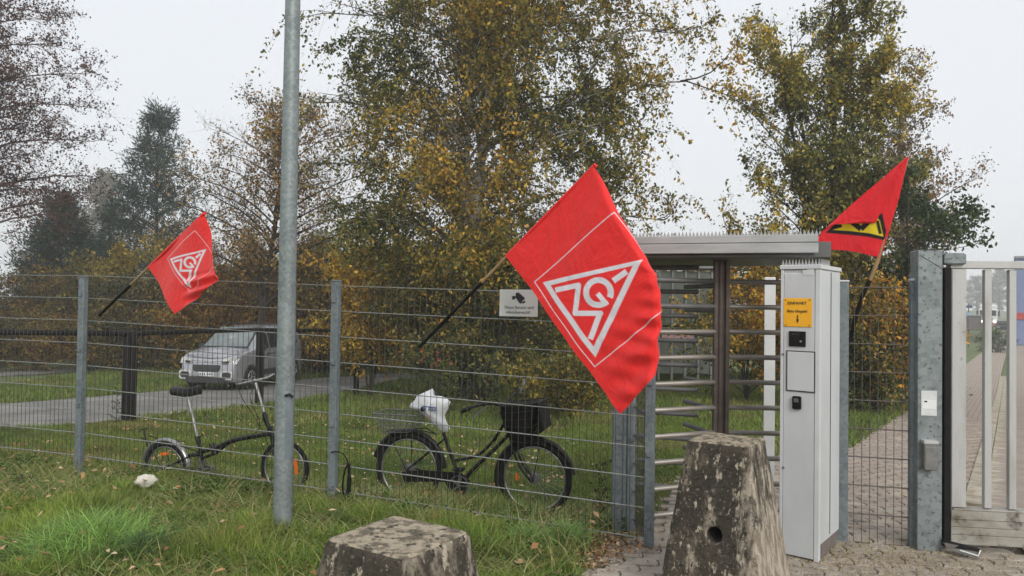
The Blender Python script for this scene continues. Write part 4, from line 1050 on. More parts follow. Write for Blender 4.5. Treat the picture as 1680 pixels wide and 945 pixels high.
# carrier bag pulled over the saddle
bagm = pm('white plastic film', (.66, .68, .70), (.55, .57, .60), 9, .35, bump=.6, bscale=14)
ol = [(332, 200), (345, 172), (372, 150), (388, 118), (440, 96), (492, 72), (497, 118), (556, 124), (592, 140), (613, 162), (598, 205), (574, 250), (584, 298), (611, 340), (598, 358), (566, 370), (538, 356), (500, 318), (452, 272), (404, 226), (372, 205)]
bc = (480, 205); V = []; Fs = []; K = len(ol); rg = 6
for side in (1, -1):
    for r_ in range(rg + 1):
        t_ = r_ / rg
        for i, (x_, y_) in enumerate(ol):
            xx = bc[0] + (x_ - bc[0]) * t_; yy = bc[1] + (y_ - bc[1]) * t_
            th = .085 * math.sqrt(max(0, 1 - t_ ** 2)) * (1 - .5 * max(0, (yy - 260) / 110)) + .016 * mnoise.noise(Vector((xx * .03, yy * .03, side * 3))) * (1 - t_ ** 4) * 1.6 + .008 * mnoise.noise(Vector((xx * .09, yy * .09, side)))*(1 - t_ ** 4)
            V.append(z3(xx, yy, side * th))
for side in range(2):
    b0 = side * (rg + 1) * K
    for r_ in range(rg):
        for i in range(K): Fs.append((b0 + r_ * K + i, b0 + r_ * K + (i + 1) % K, b0 + (r_ + 1) * K + (i + 1) % K, b0 + (r_ + 1) * K + i))
tbag = thing('plastic_bag', tuple(z3(480, 205)), 'crumpled white carrier bag pulled over the saddle of the city bicycle', 'bag')
MB().add(V, Fs, 0, True).build('bag_film', bagm, tbag)
q = MB()
def bagline(pts, r, b): b.tube([z3(x_, y_, .088 + .006) for x_, y_ in pts], r, 4)
for x0 in (455, 475, 495, 515, 535): bagline([(x0, 178 + (x0 - 455) * .12), (x0 + 2, 205 + (x0 - 455) * .12)], .0042, q)
bagline([(452, 180), (547, 192)], .0035, q); bagline([(462, 200), (545, 212)], .003, q); q.build('blue_print', pm('blue print', (.06, .10, .28), (.08, .12, .30), 5, .5), tbag)
q = MB(); bagline([(480, 235), (528, 262)], .003, q); bagline([(470, 245), (505, 266)], .002, q); q.build('red_print', pm('faded red print', (.42, .22, .22), (.4, .2, .2), 5, .5), tbag)

# bicycle lock hanging on the middle fence post
q = MB(); PB = Plane((FB.x, FB.y - .07), (1, 0)); g_ = PB.P
q.tube(smooth([g_(543, 742), g_(553, 741), g_(563, 745), g_(570, 756), g_(572, 768)]), .005, 8)
tl_ = thing('bicycle_lock', tuple(g_(566, 790)), 'black cable lock hanging from the middle fence post', 'lock')
q.build('cable', M['black'], tl_)
MB().tube(smooth([g_(572, 760), g_(573, 785), g_(571, 808), g_(566, 822)]), [.012] * 4 + [.017] * 5 + [.02] * 3 + [.012], 10).build('lock_body', M['black'], tl_)
MB().tube(smooth([g_(571, 760), g_(565, 775), g_(562, 800), g_(566, 820)]), .007, 8).build('cable_loop', M['black'], tl_)

# white lump and small litter
def lump(name, c, s, mat, label, cat):
    V = []; Fs = []; N, K = 10, 16
    for i in range(N + 1):
        th = math.pi * i / N
        for k in range(K):
            a = 2 * math.pi * k / K; d = Vector((math.sin(th) * math.cos(a), math.sin(th) * math.sin(a), math.cos(th)))
            r_ = 1 + .35 * mnoise.noise(d * 2.1 + Vector(c)) + .14 * mnoise.noise(d * 6 + Vector(c)); V.append(Vector((d.x * s[0], d.y * s[1], d.z * s[2])) * r_)
    for i in range(N):
        for k in range(K): Fs.append((i * K + k, i * K + (k + 1) % K, (i + 1) * K + (k + 1) % K, (i + 1) * K + k))
    me = bpy.data.meshes.new(name); me.from_pydata([tuple(v) for v in V], [], Fs); me.materials.append(mat); me.polygons.foreach_set('use_smooth', [True] * len(Fs))
    return tag(np_obj(name, me, loc=c), label, cat)
wl_ = at(240, 789, 5.9)
lump('white_stone', (wl_.x, wl_.y, wl_.z), (.082, .06, .052), pm('chalky white stone', (.66, .63, .56), (.50, .47, .40), 12, .9, bump=.6), 'white lump lying in the grass below the folding bicycle', 'stone')
p = G(879, 897); lump('paper_scrap', (p.x, p.y, .03), (.022, .014, .012), M['white'], 'tiny white paper scrap in the grass beside the green tufts', 'litter')
p = G(48, 800); q = MB()
for k in range(26):
    a = RNG.uniform(0, 6.28); b_ = RNG.uniform(.2, 1.2); L = RNG.uniform(.08, .2)
    q.tube([(p.x, p.y, .02), (p.x + math.cos(a) * L * .5, p.y + math.sin(a) * L * .3, .05 + L * .3 * b_), (p.x + math.cos(a) * L, p.y + math.sin(a) * L, .06 + L * .3 * b_)], .003, 3)
tag(q.build('dry_weed', M['bark'], loc=(p.x, p.y, 0)), 'dark withered weed in the grass left of the left fence post', 'weed')

# ------------------------------------------------------------------ camera warning sign on the fence
sgP = Plane(FB + (FC - FB) * .7, (FC - FB)); SR = math.atan2(dBC.y, dBC.x)
sg0 = sgP.P(852, 497, .012)
tsn = thing('warning_sign', tuple(sg0), 'white video surveillance notice wired to the fence beside the big flag', 'sign')
a_, b_ = sgP.P(821, 475, .012), sgP.P(883, 520, .012); w_ = Vector((b_.x - a_.x, b_.y - a_.y, 0)).length; h_ = abs(a_.z - b_.z)
MB().box((a_ + b_) / 2, (w_, .004, h_), SR, bev=.002).build('plate', M['sign'], tsn)
def sp(x, y, off=.0155): return sgP.P(800 + x / 13.5, 460 + y / 13.5, off)
nS = sgP.n
q = MB(); q.prism([sp(640, 285), sp(690, 265), sp(730, 290), sp(838, 385), sp(835, 425), sp(790, 440), sp(760, 515), sp(725, 505), sp(640, 385)], nS * .001)
q.prism([sp(775, 505), sp(790, 465), sp(850, 455), sp(850, 480), sp(820, 510)], nS * .001)
q.prism([sp(560, 350), sp(630, 345), sp(640, 385), sp(600, 425), sp(565, 425)], nS * .001); q.build('camera_symbol', M['ink'], tsn)
text_obj('Dieser Bereich wird', .0315, sp(715, 600), (math.pi / 2, 0, SR), M['greyink'], 'lettering', tsn, .86)
text_obj('videoüberwacht!', .0315, sp(690, 705), (math.pi / 2, 0, SR), M['greyink'], 'lettering', tsn, .88)

# ------------------------------------------------------------------ flags
def seg_d(p, a, b):
    a = np.array(a, float); b = np.array(b, float); ab = b - a; t_ = np.clip(((p - a) @ ab) / (ab @ ab), 0, 1)
    return np.linalg.norm(p - (a + t_[:, None] * ab), axis=1)
def poly_in(p, poly): return inside(p[:, 0], p[:, 1], poly)
def poly_sd(p, poly):
    d = np.full(len(p), 1e9)
    for i in range(len(poly)): d = np.minimum(d, seg_d(p, poly[i], poly[(i + 1) % len(poly)]))
    return np.where(poly_in(p, poly), -d, d)
def cov(d, aa): return np.clip(.5 - d / aa, 0, 1)
def box_stroke(p, a, b, w):
    """butt ended stroke"""
    a = np.array(a, float); b = np.array(b, float); d = (b - a); L = np.linalg.norm(d); d /= L; n = np.array([-d[1], d[0]])
    s_ = (p - a) @ d; t_ = np.abs((p - a) @ n); return np.maximum(np.maximum(-s_, s_ - L), t_ - w / 2)
def emblem(z, aa=3.0, thin=True):
    """z: coordinates in the emblem's own drawing (990 x 945)"""
    c = cov(poly_sd(z, [(92, 240), (840, 72), (488, 792)]), aa) * (1 - cov(poly_sd(z, [(155, 262), (772, 118), (480, 712)]), aa))
    mm = [((195, 298), (378, 260)), ((372, 262), (345, 468)), ((345, 468), (538, 468)), ((534, 460), (459, 658))]
    mmd = np.full(len(z), 1e9)
    for a, b in mm: mmd = np.minimum(mmd, box_stroke(z, a, b, 38))
    for jn in ((372, 262), (345, 468), (535, 467)): mmd = np.minimum(mmd, np.linalg.norm(z - np.array(jn, float), axis=1) - 19)
    c = np.maximum(c, cov(mmd, aa))
    dv = z - np.array([520., 315.]); r = np.linalg.norm(dv, axis=1); an = np.degrees(np.arctan2(dv[:, 1], dv[:, 0]))
    ring = np.maximum(70 - r, r - 113); gap = (an > 24) & (an < 46)
    c = np.maximum(c, cov(ring, aa) * (~gap))
    c = np.maximum(c, cov(box_stroke(z, (515, 322), (578, 398), 36), aa))
    c = np.maximum(c, cov(box_stroke(z, (630, 230), (727, 160), 42), aa))
    if thin:
        o = [(640, -275), (30, 237), (482, 862), (1110, 350)]
        dl = np.minimum(np.minimum(seg_d(z, o[0], o[1]), seg_d(z, o[1], o[2])), np.minimum(seg_d(z, o[2], o[3]), seg_d(z, o[3], o[0])))
        c = np.maximum(c, cov(dl - 3.2, aa))
    return c
def flag_mat(name, red, k1, k2):
    m, n, l, p = new_mat(name); p.inputs['Roughness'].default_value = .55; p.inputs['Specular IOR Level'].default_value = .3
    p.inputs['Sheen Weight'].default_value = .15
    cur = None
    rgb = n.new('ShaderNodeRGB'); rgb.outputs[0].default_value = (*red, 1); cur = rgb.outputs[0]
    for at_, c_ in (('ink', k1), ('ink_b', k2)):
        a = n.new('ShaderNodeAttribute'); a.attribute_name = at_; mxx = n.new('ShaderNodeMix'); mxx.data_type = 'RGBA'
        l.new(a.outputs['Fac'], mxx.inputs['Factor']); l.new(cur, mxx.inputs['A']); mxx.inputs['B'].default_value = (*c_, 1); cur = mxx.outputs['Result']
    l.new(cur, p.inputs['Base Color'])
    nz = n.new('ShaderNodeTexNoise'); nz.inputs['Scale'].default_value = 9; nz.inputs['Detail'].default_value = 4
    tc_ = n.new('ShaderNodeTexCoord'); l.new(tc_.outputs['Object'], nz.inputs['Vector'])
    b = n.new('ShaderNodeBump'); b.inputs['Strength'].default_value = .5; b.inputs['Distance'].default_value = .02; l.new(nz.outputs[0], b.inputs['Height']); l.new(b.outputs[0], p.inputs['Normal'])
    wv = n.new('ShaderNodeTexNoise'); wv.inputs['Scale'].default_value = 3.2; wv.inputs['Detail'].default_value = 7; wv.inputs['Roughness'].default_value = .65; wv.inputs['Distortion'].default_value = 1.2
    mpw = n.new('ShaderNodeMapping'); mpw.inputs['Scale'].default_value = (1.4, 1, .7); mpw.inputs['Rotation'].default_value = (0, .8, 0); l.new(tc_.outputs['Object'], mpw.inputs[0]); l.new(mpw.outputs[0], wv.inputs['Vector'])
    b2 = n.new('ShaderNodeBump'); b2.inputs['Strength'].default_value = .8; b2.inputs['Distance'].default_value = .035; l.new(wv.outputs[0], b2.inputs['Height']); l.new(b.outputs[0], b2.inputs['Normal']); l.new(b2.outputs[0], p.inputs['Normal'])
    t_ = n.new('ShaderNodeBsdfTranslucent'); l.new(cur, t_.inputs['Color']); ms = n.new('ShaderNodeMixShader'); ms.inputs[0].default_value = .22
    l.new(p.outputs[0], ms.inputs[1]); l.new(t_.outputs[0], ms.inputs[2]); l.new(ms.outputs[0], n['Material Output'].inputs[0])
    return m
M['flag'] = flag_mat('red flag cloth', (.90, .028, .026), (.80, .78, .84), (0, 0, 0))
M['flag3'] = flag_mat('red flag cloth with yellow emblem', (.80, .020, .030), (.012, .012, .012), (.80, .62, .02))
def flag_cloth(P0, P1, P2, P3, plane, xmax, rbend, mpp, inkf, nu, nv, ripple, bk=1.0):
    uu, vv = np.meshgrid(np.linspace(0, 1, nu), np.linspace(0, 1, nv)); uu = uu.ravel(); vv = vv.ravel()
    P0, P1, P2, P3 = [np.array(p, float) for p in (P0, P1, P2, P3)]
    flat = (1 - uu)[:, None] * ((1 - vv)[:, None] * P0 + vv[:, None] * P1) + uu[:, None] * ((1 - vv)[:, None] * P3 + vv[:, None] * P2)
    ink = inkf(flat)
    xm = np.interp(flat[:, 1], [a[1] for a in xmax], [a[0] for a in xmax])
    s_ = flat[:, 0] - (xm - rbend); th = np.clip(s_ / rbend, 0, 2.2); rest = np.maximum(0, s_ / rbend - 2.2) * rbend
    x_ = np.where(s_ > 0, xm - rbend + rbend * np.sin(th) + rest * np.cos(2.2), flat[:, 0])
    back = np.where(s_ > 0, (rbend * (1 - np.cos(th)) + rest * np.sin(2.2)) * mpp, 0)
    off = ripple(flat) - back * bk
    V = [tuple(plane.P(float(a), float(b), float(c))) for a, b, c in zip(x_, flat[:, 1], off)]
    i = np.arange(nu * nv).reshape(nv, nu); Q = np.stack([i[:-1, :-1], i[:-1, 1:], i[1:, 1:], i[1:, :-1]], -1).reshape(-1, 4)
    return V, Q, ink
def pole_tube(a, b, r, name, mat, parent, n=10): return MB().tube([a, b], r, n).build(name, mat, parent)
# big flag
pa = at(688, 569, 5.48); pb = at(976, 272, 4.50)
Fp = Plane(pa, (pb.x - pa.x, pb.y - pa.y))
tF = thing('union_flag', tuple(pa), 'big red flag with white triangular emblem on a leaning pole at the turnstile', 'flag')
def rip_big(p):
    x, y = p[:, 0], p[:, 1]
    w1 = ss((x - 960) / 120) * ss((y - 480) / 90)
    r_ = .010 * np.sin(x * .035 + y * .012) + w1 * (.016 * np.sin((y + .55 * x) * .11) + .008 * np.sin((y - .3 * x) * .19 + 1))
    r_ += .004 * np.sin((x * .7 + y * .7) * .06 + 2 * np.sin(x * .02)) - .0 
    hem = ss((x - 1040) / 30) * .006 * np.sin(y * .22)
    return r_ + hem + .014 * ss((x - 900) / 150) + .012
V, Q, ink = flag_cloth((832, 420), (975, 273), (1163, 531), (1020, 679), Fp,
    [(978, 270), (990, 296), (1013, 349), (1039, 392), (1060, 428), (1074, 452), (1082, 488), (1082, 536), (1079, 583), (1076, 631), (1074, 660), (1060, 700)], 10, .0036,
    lambda p: emblem((p - np.array([870., 410.])) * 4.5, 4.0), 340, 250, rip_big)
me = np_mesh('cloth', V, Q=Q, mats=[M['flag']], smooth=True, vals={'ink': ink, 'ink_b': ink * 0})
np_obj('cloth', me, tF)
# sleeve round the pole
pt = lambda px: pa.lerp(pb, (px - 688) / (976 - 688.0))
def along(A, B, px):                       # point of segment A-B seen at column px
    lo, hi = 0.0, 1.0
    for _ in range(40):
        m_ = (lo + hi) / 2; p = A.lerp(B, m_); q_ = CM.inverted() @ p; x_ = CX + F * q_.x / -q_.z
        if (x_ < px) == (CX + F * (CM.inverted() @ B).x / -(CM.inverted() @ B).z > CX + F * (CM.inverted() @ A).x / -(CM.inverted() @ A).z): lo = m_
        else: hi = m_
    return A.lerp(B, lo)
s0 = along(pa, pb, 832)
pole_tube(s0, pb + (pb - s0) * .01, .0145, 'pole_sleeve', M['flag'], tF, 14)
pole_tube(along(pa, pb, 790), s0, .011, 'wooden_pole', M['wood'], tF)
pole_tube(pa, along(pa, pb, 791), .0128, 'black_pole_wrap', M['black'], tF)
# small flag on the left
pa = at(163, 517, 6.52); pb = at(336, 350, 5.45)
Fp1 = Plane(pa, (pb.x - pa.x, pb.y - pa.y))
tF1 = thing('union_flag', tuple(pa), 'smaller red flag with white triangular emblem on the left fence bay', 'flag')
A3 = np.array([[279.3, 424.8], [338, 408.5], [310.5, 472.5]]); B3 = np.array([[92., 240.], [840., 72.], [488., 792.]])
AM = np.linalg.solve(np.hstack([A3, np.ones((3, 1))]), B3)
V, Q, ink = flag_cloth((245, 437), (335, 351), (368, 456), (288, 515), Fp1,
    [(336, 350), (341, 368), (347, 400), (352, 430), (357, 452), (356, 462), (346, 472), (340, 480), (335, 500), (330, 520)], 5, .0048,
    lambda p: emblem(np.hstack([p, np.ones((len(p), 1))]) @ AM, 9.0, True), 200, 170,
    lambda p: .010 * np.sin(p[:, 0] * .11 + p[:, 1] * .03) + .022 * ss((p[:, 1] - 440) / 25) * ss((p[:, 0] - 295) / 30) * np.sin((p[:, 1] + .3 * p[:, 0]) * .33) + .008 + .012 * ss((p[:, 0] - 315) / 40) * np.sin(p[:, 0] * .16), .35)
np_obj('cloth', np_mesh('cloth', V, Q=Q, mats=[M['flag']], smooth=True, vals={'ink': ink, 'ink_b': ink * 0}), tF1)
s0 = along(pa, pb, 244)
pole_tube(s0, pb, .013, 'pole_sleeve', M['flag'], tF1, 14); pole_tube(along(pa, pb, 214), s0, .010, 'wooden_pole', M['wood'], tF1); pole_tube(pa, along(pa, pb, 215), .013, 'black_pole_wrap', M['black'], tF1)
# flag on the right, folded over
pa = at(1396, 556, 5.22); pb = at(1490, 257, 4.85)
Fp3 = Plane(pa, (pb.x - pa.x, (pb.y - pa.y) * .4))
pa, pb = Fp3.P(1396, 556), Fp3.P(1490, 257)
tF3 = thing('union_flag', tuple(pa), 'folded red flag with yellow and black emblem above the narrow fence', 'flag')
def q3(p): return (np.array(p, float))
def o3(x, y): return (1300 + x / 3.78, 230 + y / 3.78)
def flag3():
    VV = []; QQ = []; I1 = []; I2 = []; n0 = 0
    # lower sheet: between the bottom hem and the fold line ; upper sheet: fold line to tip
    sheets = [
        ([o3(548, 728), o3(600, 555), o3(655, 380), o3(722, 105)], [o3(420, 688), o3(520, 500), o3(600, 330), o3(716, 100)], [o3(300, 680), o3(400, 425), o3(520, 300), o3(712, 98)], [o3(146, 682), o3(160, 590), o3(235, 525), o3(300, 470)], 0.0),
    ]
    nu, nv = 150, 130
    # lower sheet spans left silhouette to the right edge
    Lft = [o3(146, 680), o3(150, 620), o3(180, 572), o3(212, 545), o3(262, 505), o3(320, 470)]
    Rgt = [o3(546, 730), o3(578, 630), o3(600, 560), o3(628, 470), o3(660, 370), o3(722, 110)]
    def lerp_poly(P, t_):
        P = np.array(P); k = t_ * (len(P) - 1); i_ = np.clip(k.astype(int), 0, len(P) - 2); f_ = (k - i_)[:, None]; return P[i_] * (1 - f_) + P[i_ + 1] * f_
    uu, vv = np.meshgrid(np.linspace(0, 1, nu), np.linspace(0, 1, nv)); uu = uu.ravel(); vv = vv.ravel()
    a = lerp_poly(Lft, vv); b = lerp_poly(Rgt, vv); p = a * (1 - uu)[:, None] + b * uu[:, None]
    sag = (np.sin(uu * np.pi) * (1 - vv))[:, None] * np.array([[0, -5.0]]) ; p = p + sag
    z = (p - np.array([1300., 230.])) * 3.78
    x_, y_ = z[:, 0], z[:, 1]
    band = poly_sd(z, [(205, 572), (300, 520), (560, 430), (582, 600), (572, 622)]) if False else None
    outer = poly_sd(z, [(208, 575), (262, 520), (545, 460), (562, 455), (582, 560), (572, 622), (470, 600), (350, 586)])
    inner = poly_sd(z, [(250, 556), (300, 505), (520, 470), (545, 500), (565, 598), (480, 578), (360, 562)])
    black = cov(outer, 5)
    yel = cov(inner, 5)
    mleg = np.minimum(box_stroke(z, (360, 500), (425, 552), 34), box_stroke(z, (425, 552), (490, 490), 34))
    mleg = np.minimum(mleg, box_stroke(z, (530, 500), (548, 582), 20)); mleg = np.minimum(mleg, box_stroke(z, (240, 548), (305, 528), 22))
    yel = yel * (1 - cov(mleg, 5))
    ink1 = black; ink2 = yel
    off = .012 * np.sin(x_ * .018 + y_ * .01) + .01 * np.sin(uu * 9)
    V1 = [tuple(Fp3.P(float(c[0]), float(c[1]), float(o))) for c, o in zip(p, off)]
    i = np.arange(nu * nv).reshape(nv, nu); Q1 = np.stack([i[:-1, :-1], i[:-1, 1:], i[1:, 1:], i[1:, :-1]], -1).reshape(-1, 4)
    VV += V1; QQ.append(Q1); I1.append(ink1); I2.append(ink2); n0 = len(VV)
    # folded flap in front: tip, left edge, fold edge
    Lf = [o3(215, 545), o3(300, 468), o3(412, 366), o3(560, 238), o3(716, 98)]
    Rf = [o3(268, 522), o3(522, 516), o3(552, 462), o3(632, 300), o3(722, 112)]
    nu, nv = 60, 90; uu, vv = np.meshgrid(np.linspace(0, 1, nu), np.linspace(0, 1, nv)); uu = uu.ravel(); vv = vv.ravel()
    a = lerp_poly(Lf, vv); b = lerp_poly(Rf, vv); p = a * (1 - uu)[:, None] + b * uu[:, None]
    off = .03 * (1 - vv) * (.4 + .6 * np.sin(uu * np.pi)) + .006 * np.sin(uu * 8 + vv * 5) + .014 - .02 * (uu > .98) * (1 - vv)
    V2 = [tuple(Fp3.P(float(c[0]), float(c[1]), float(o))) for c, o in zip(p, off)]
    i = np.arange(nu * nv).reshape(nv, nu) + n0; Q2 = np.stack([i[:-1, :-1], i[:-1, 1:], i[1:, 1:], i[1:, :-1]], -1).reshape(-1, 4)
    VV += V2; QQ.append(Q2); I1.append(np.zeros(nu * nv)); I2.append(np.zeros(nu * nv))
    return VV, np.concatenate(QQ), np.concatenate(I1), np.concatenate(I2)
V, Q, i1, i2 = flag3()
np_obj('cloth', np_mesh('cloth', V, Q=Q, mats=[M['flag3']], smooth=True, vals={'ink': i1, 'ink_b': i2}), tF3)
s0 = Fp3.P(1441, 424, -.01); s1 = Fp3.P(1427, 460, -.01)
pole_tube(s0, Fp3.P(1489, 258, -.012), .010, 'hidden_pole_top', M['wood'], tF3); pole_tube(s1, s0, .0135, 'wooden_pole', M['wood'], tF3)
MB().tube([Fp3.P(1395, 558), Fp3.P(1404, 520), Fp3.P(1413, 490), s1], [.011, .015, .013, .0145], 10).build('black_pole_wrap', M['black'], tF3)

# ------------------------------------------------------------------ dark railing behind the fence
tr_ = thing('railing', tuple(G(211, 693)), 'dark post and rail barrier along the near side of the lane', 'railing')
RP = [G(211, 692), G(425, 665), G(584, 650)]
rail_z = .93
for i, p in enumerate(RP):
    w_ = (.22, .18, .15)[i]; hgt = (at(211, 547, RP[0].y).z, at(425, 541, RP[1].y).z, at(583, 543, RP[2].y).z)[i]
    for s_ in (-1, 0, 1):
        MB().box((p.x + s_ * w_ * .33, p.y, (hgt + p.z - .2) / 2), (w_ * .29, .10 + .03 * (s_ == 0), hgt - p.z + .2), 0, bev=.01).build('post', M['darkpost'], tr_)
def railpt(px, py, y): return at(px, py, y)
MB().tube([railpt(-150, 545, 10.5), railpt(0, 545, 11.3), railpt(211, 547, RP[0].y - .02), railpt(425, 541, RP[1].y - .02), railpt(583, 543, RP[2].y)], .045, 8).build('rail', M['darkpost'], tr_)

# ------------------------------------------------------------------ van
def build_van():
    hd_ang = math.atan2(-.985, -.17)                                  # heading
    fp = at(338, 640, 21.6); gzv = gzf(fp.x, fp.y)
    T = Matrix.Translation((fp.x, fp.y, gzv + .02)) @ Matrix.Rotation(hd_ang + math.pi, 4, 'Z')   # local +x runs to the rear
    t = thing('van', (fp.x, fp.y, gzv), 'silver grey compact van driving along the lane behind the fence', 'van')
    paint = pm('silver grey car paint', (.38, .39, .42), (.33, .34, .37), 2, .22, .4, coat=.6)
    dark = pm('dark grey bumper plastic', (.03, .03, .032), (.04, .04, .042), 10, .6)
    lens = pm('clear lamp lens', (.60, .60, .58), (.45, .45, .45), 10, .12, .3)
    chrome = pm('bright lamp surround', (.70, .71, .72), (.6, .6, .6), 10, .25, .3)
    st = [(0.0, .32, .45, .62, .66, .66, .70, .66, .52), (.07, .24, .5, .84, .90, .82, .87, .82, .70), (.25, .22, .6, .99, 1.05, .88, .92, .88, .76), (.60, .22, .64, 1.07, 1.13, .90, .925, .88, .76),
          (.98, .22, .65, 1.12, 1.18, .90, .925, .88, .74), (1.35, .22, .65, 1.12, 1.47, .90, .925, .895, .70), (1.78, .22, .65, 1.12, 1.75, .90, .925, .90, .665), (2.4, .22, .65, 1.12, 1.82, .90, .925, .90, .68),
          (3.9, .22, .65, 1.12, 1.80, .90, .925, .90, .68), (4.28, .25, .65, 1.12, 1.74, .88, .90, .88, .66), (4.40, .35, .65, 1.08, 1.58, .82, .85, .83, .62)]
    V = []; Fs = []; K = 12
    for (x, zb, zm, zbe, zr, h0, h1, h2, h3) in st:
        half = [(0, zb), (h0, zb), (h1, zm), (h2, zbe), ((h2 * .35 + h3 * .65), zbe + (zr - zbe) * .75 if zr - zbe > .1 else zr - .01), (h3 * .93, zr), (0, zr + .035)]
        ring = [(x, y_, z_) for y_, z_ in half] + [(x, -y_, z_) for y_, z_ in half[-2:0:-1]]
        V += ring
    K = 12; S = len(st)
    for i in range(S - 1):
        for k in range(K): Fs.append((i * K + k, i * K + (k + 1) % K, (i + 1) * K + (k + 1) % K, (i + 1) * K + k))
    Fs.append(tuple(range(K))); Fs.append(tuple(range((S - 1) * K, S * K)))
    b = MB().add([T @ Vector(v) for v in V], Fs, 0, False); body = b.build('body', paint, t)
    bv = body.modifiers.new('soft', 'BEVEL'); bv.width = .035; bv.segments = 3; bv.limit_method = 'ANGLE'; bv.angle_limit = R(18)
    for poly in body.data.polygons: poly.use_smooth = True
    def pr(pts, off, mat, name, par=t): return MB().prism([T @ Vector(p) for p in pts], T.to_3x3() @ Vector(off)).build(name, mat, par)
    # windscreen and side glass
    pr([(.955, -.745, 1.185), (.955, .745, 1.185), (1.80, .655, 1.775), (1.80, -.655, 1.775)], (-.012, 0, .018), dark, 'windscreen_seal')
    wsm = pm('reflecting windscreen', (.20, .24, .24), (.09, .11, .11), 1.2, .06, .0)
    pr([(1.00, -.70, 1.205), (1.00, .70, 1.205), (1.76, .62, 1.752), (1.76, -.62, 1.752)], (-.02, 0, .028), wsm, 'windscreen')
    for s in (-1, 1):
        def sd(x, z): 
            f_ = (z - 1.12) / .52; return (x, s * (.905 * (1 - f_) + .765 * f_ + .004), z)
        pr([sd(1.30, 1.15), sd(1.95, 1.15), sd(1.98, 1.60), sd(1.82, 1.60)], (0, s * .012, 0), M['glass'], 'side_window')
        pr([sd(2.06, 1.15), sd(2.95, 1.15), sd(2.95, 1.62), sd(2.06, 1.62)], (0, s * .012, 0), M['glass'], 'side_window')
        pr([sd(3.08, 1.18), sd(3.85, 1.18), sd(3.78, 1.60), sd(3.08, 1.62)], (0, s * .012, 0), M['glass'], 'side_window')
        pr([(1.05, s * .925, .35), (3.35, s * .925, .35), (3.35, s * .93, .50), (1.05, s * .93, .50)], (0, s * .015, 0), dark, 'side_moulding')
        mr = MB(); mr.box((0, 0, 0), (.10, .18, .16), M=T @ Matrix.Translation((1.38, s * 1.03, 1.18)), bev=.03); mr.build('door_mirror', dark, t)
        MB().tube([T @ Vector((1.9, s * .62, 1.87)), T @ Vector((2.3, s * .62, 1.90)), T @ Vector((3.9, s * .62, 1.88))], .018, 6).build('roof_rail', dark, t)
        for wx in (.86, 3.62):
            c = T @ Vector((wx, s * .84, .33)); nrm_ = T.to_3x3() @ Vector((0, s, 0)); ax = T.to_3x3() @ Vector((1, 0, 0))
            ar_ = MB().tube([c - nrm_ * .12, c + nrm_ * .092], .39, 28); ar_.build('wheel_arch', dark, t)
            w = MB().tube([c + nrm_ * .0, c + nrm_ * .10, c + nrm_ * .112], [.325, .325, .30], 28).build('wheel', M['tyre'], t)
            rm = MB().torus(c + nrm_ * .112, ax, UP, .19, .018, 24, 6)
            for k in range(7): rm.tube([c + nrm_ * .114, c + nrm_ * .114 + (ax * math.cos(k * .898) + UP * math.sin(k * .898)) * .19], .02, 4)
            rm.build('rim', M['silver'], w)
        # headlamp and fog lamp surround
        pr([(.05, s * .46, .88), (.03, s * .52, .76), (.15, s * .88, .76), (.26, s * .90, .92), (.14, s * .70, .95)], (-.055, s * .03, .01), lens, 'headlight')
        pr([(.0, s * .50, .85), (.0, s * .54, .79), (.06, s * .68, .80), (.06, s * .68, .86)], (-.06, s * .004, 0), dark, 'lamp_insert')
        fo = MB(); c = T @ Vector((.01, s * .66, .45)); ax = T.to_3x3() @ Vector((0, 1, 0)); n_ = T.to_3x3() @ Vector((-1, 0, 0))
        fo.prism([c + ax * a_ + UP * b_ for a_, b_ in ((-.19, -.07), (-.14, -.13), (.14, -.13), (.19, -.07), (.19, .07), (.14, .13), (-.14, .13), (-.19, .07))], n_ * .06); fs_ = fo.build('fog_lamp_surround', chrome, t)
        fo = MB(); fo.prism([c + ax * a_ * .72 + UP * b_ * .66 for a_, b_ in ((-.19, -.07), (-.14, -.13), (.14, -.13), (.19, -.07), (.19, .07), (.14, .13), (-.14, .13), (-.19, .07))], n_ * .068); fo.build('fog_lamp', dark, fs_)
    pr([(-.01, -.38, .55), (-.01, .38, .55), (-.005, .44, .66), (.02, .42, .74), (.02, -.42, .74), (-.005, -.44, .66)], (-.025, 0, 0), dark, 'grille')
    pr([(-.012, -.62, .22), (-.012, .62, .22), (-.012, .64, .40), (-.012, -.64, .40)], (-.04, 0, 0), dark, 'lower_bumper')
    pr([(-.03, -.62, .40), (-.03, .62, .40), (-.02, .5, .535), (-.02, -.5, .535)], (.02, 0, 0), paint, 'bumper')
    plate = pr([(-.052, -.26, .42), (-.052, .26, .42), (-.052, .26, .53), (-.052, -.26, .53)], (-.006, 0, 0), M['white'], 'number_plate')
    pm_ = MB()
    for k in range(7): pm_.box((0, 0, 0), (.004, .035, .055), M=T @ Matrix.Translation((-.061, -.19 + k * .06 + (.03 if k > 2 else 0), .475)))
    pm_.build('plate_marks', M['ink'], plate)
    for s in (-1, 1):
        sm_ = MB()
        for x_ in (1.22, 2.02, 3.02): sm_.tube([T @ Vector((x_, s * .932, .42)), T @ Vector((x_, s * .935, .66)), T @ Vector((x_, s * .912, 1.12))], .007, 4)
        sm_.tube([T @ Vector((2.05, s * .925, .98)), T @ Vector((4.3, s * .905, .98))], .007, 4); sm_.build('door_seams', dark, t)
        MB().box((0, 0, 0), (.16, .03, .035), M=T @ Matrix.Translation((1.88, s * .935, .98)), bev=.008).build('door_handle', dark, t)
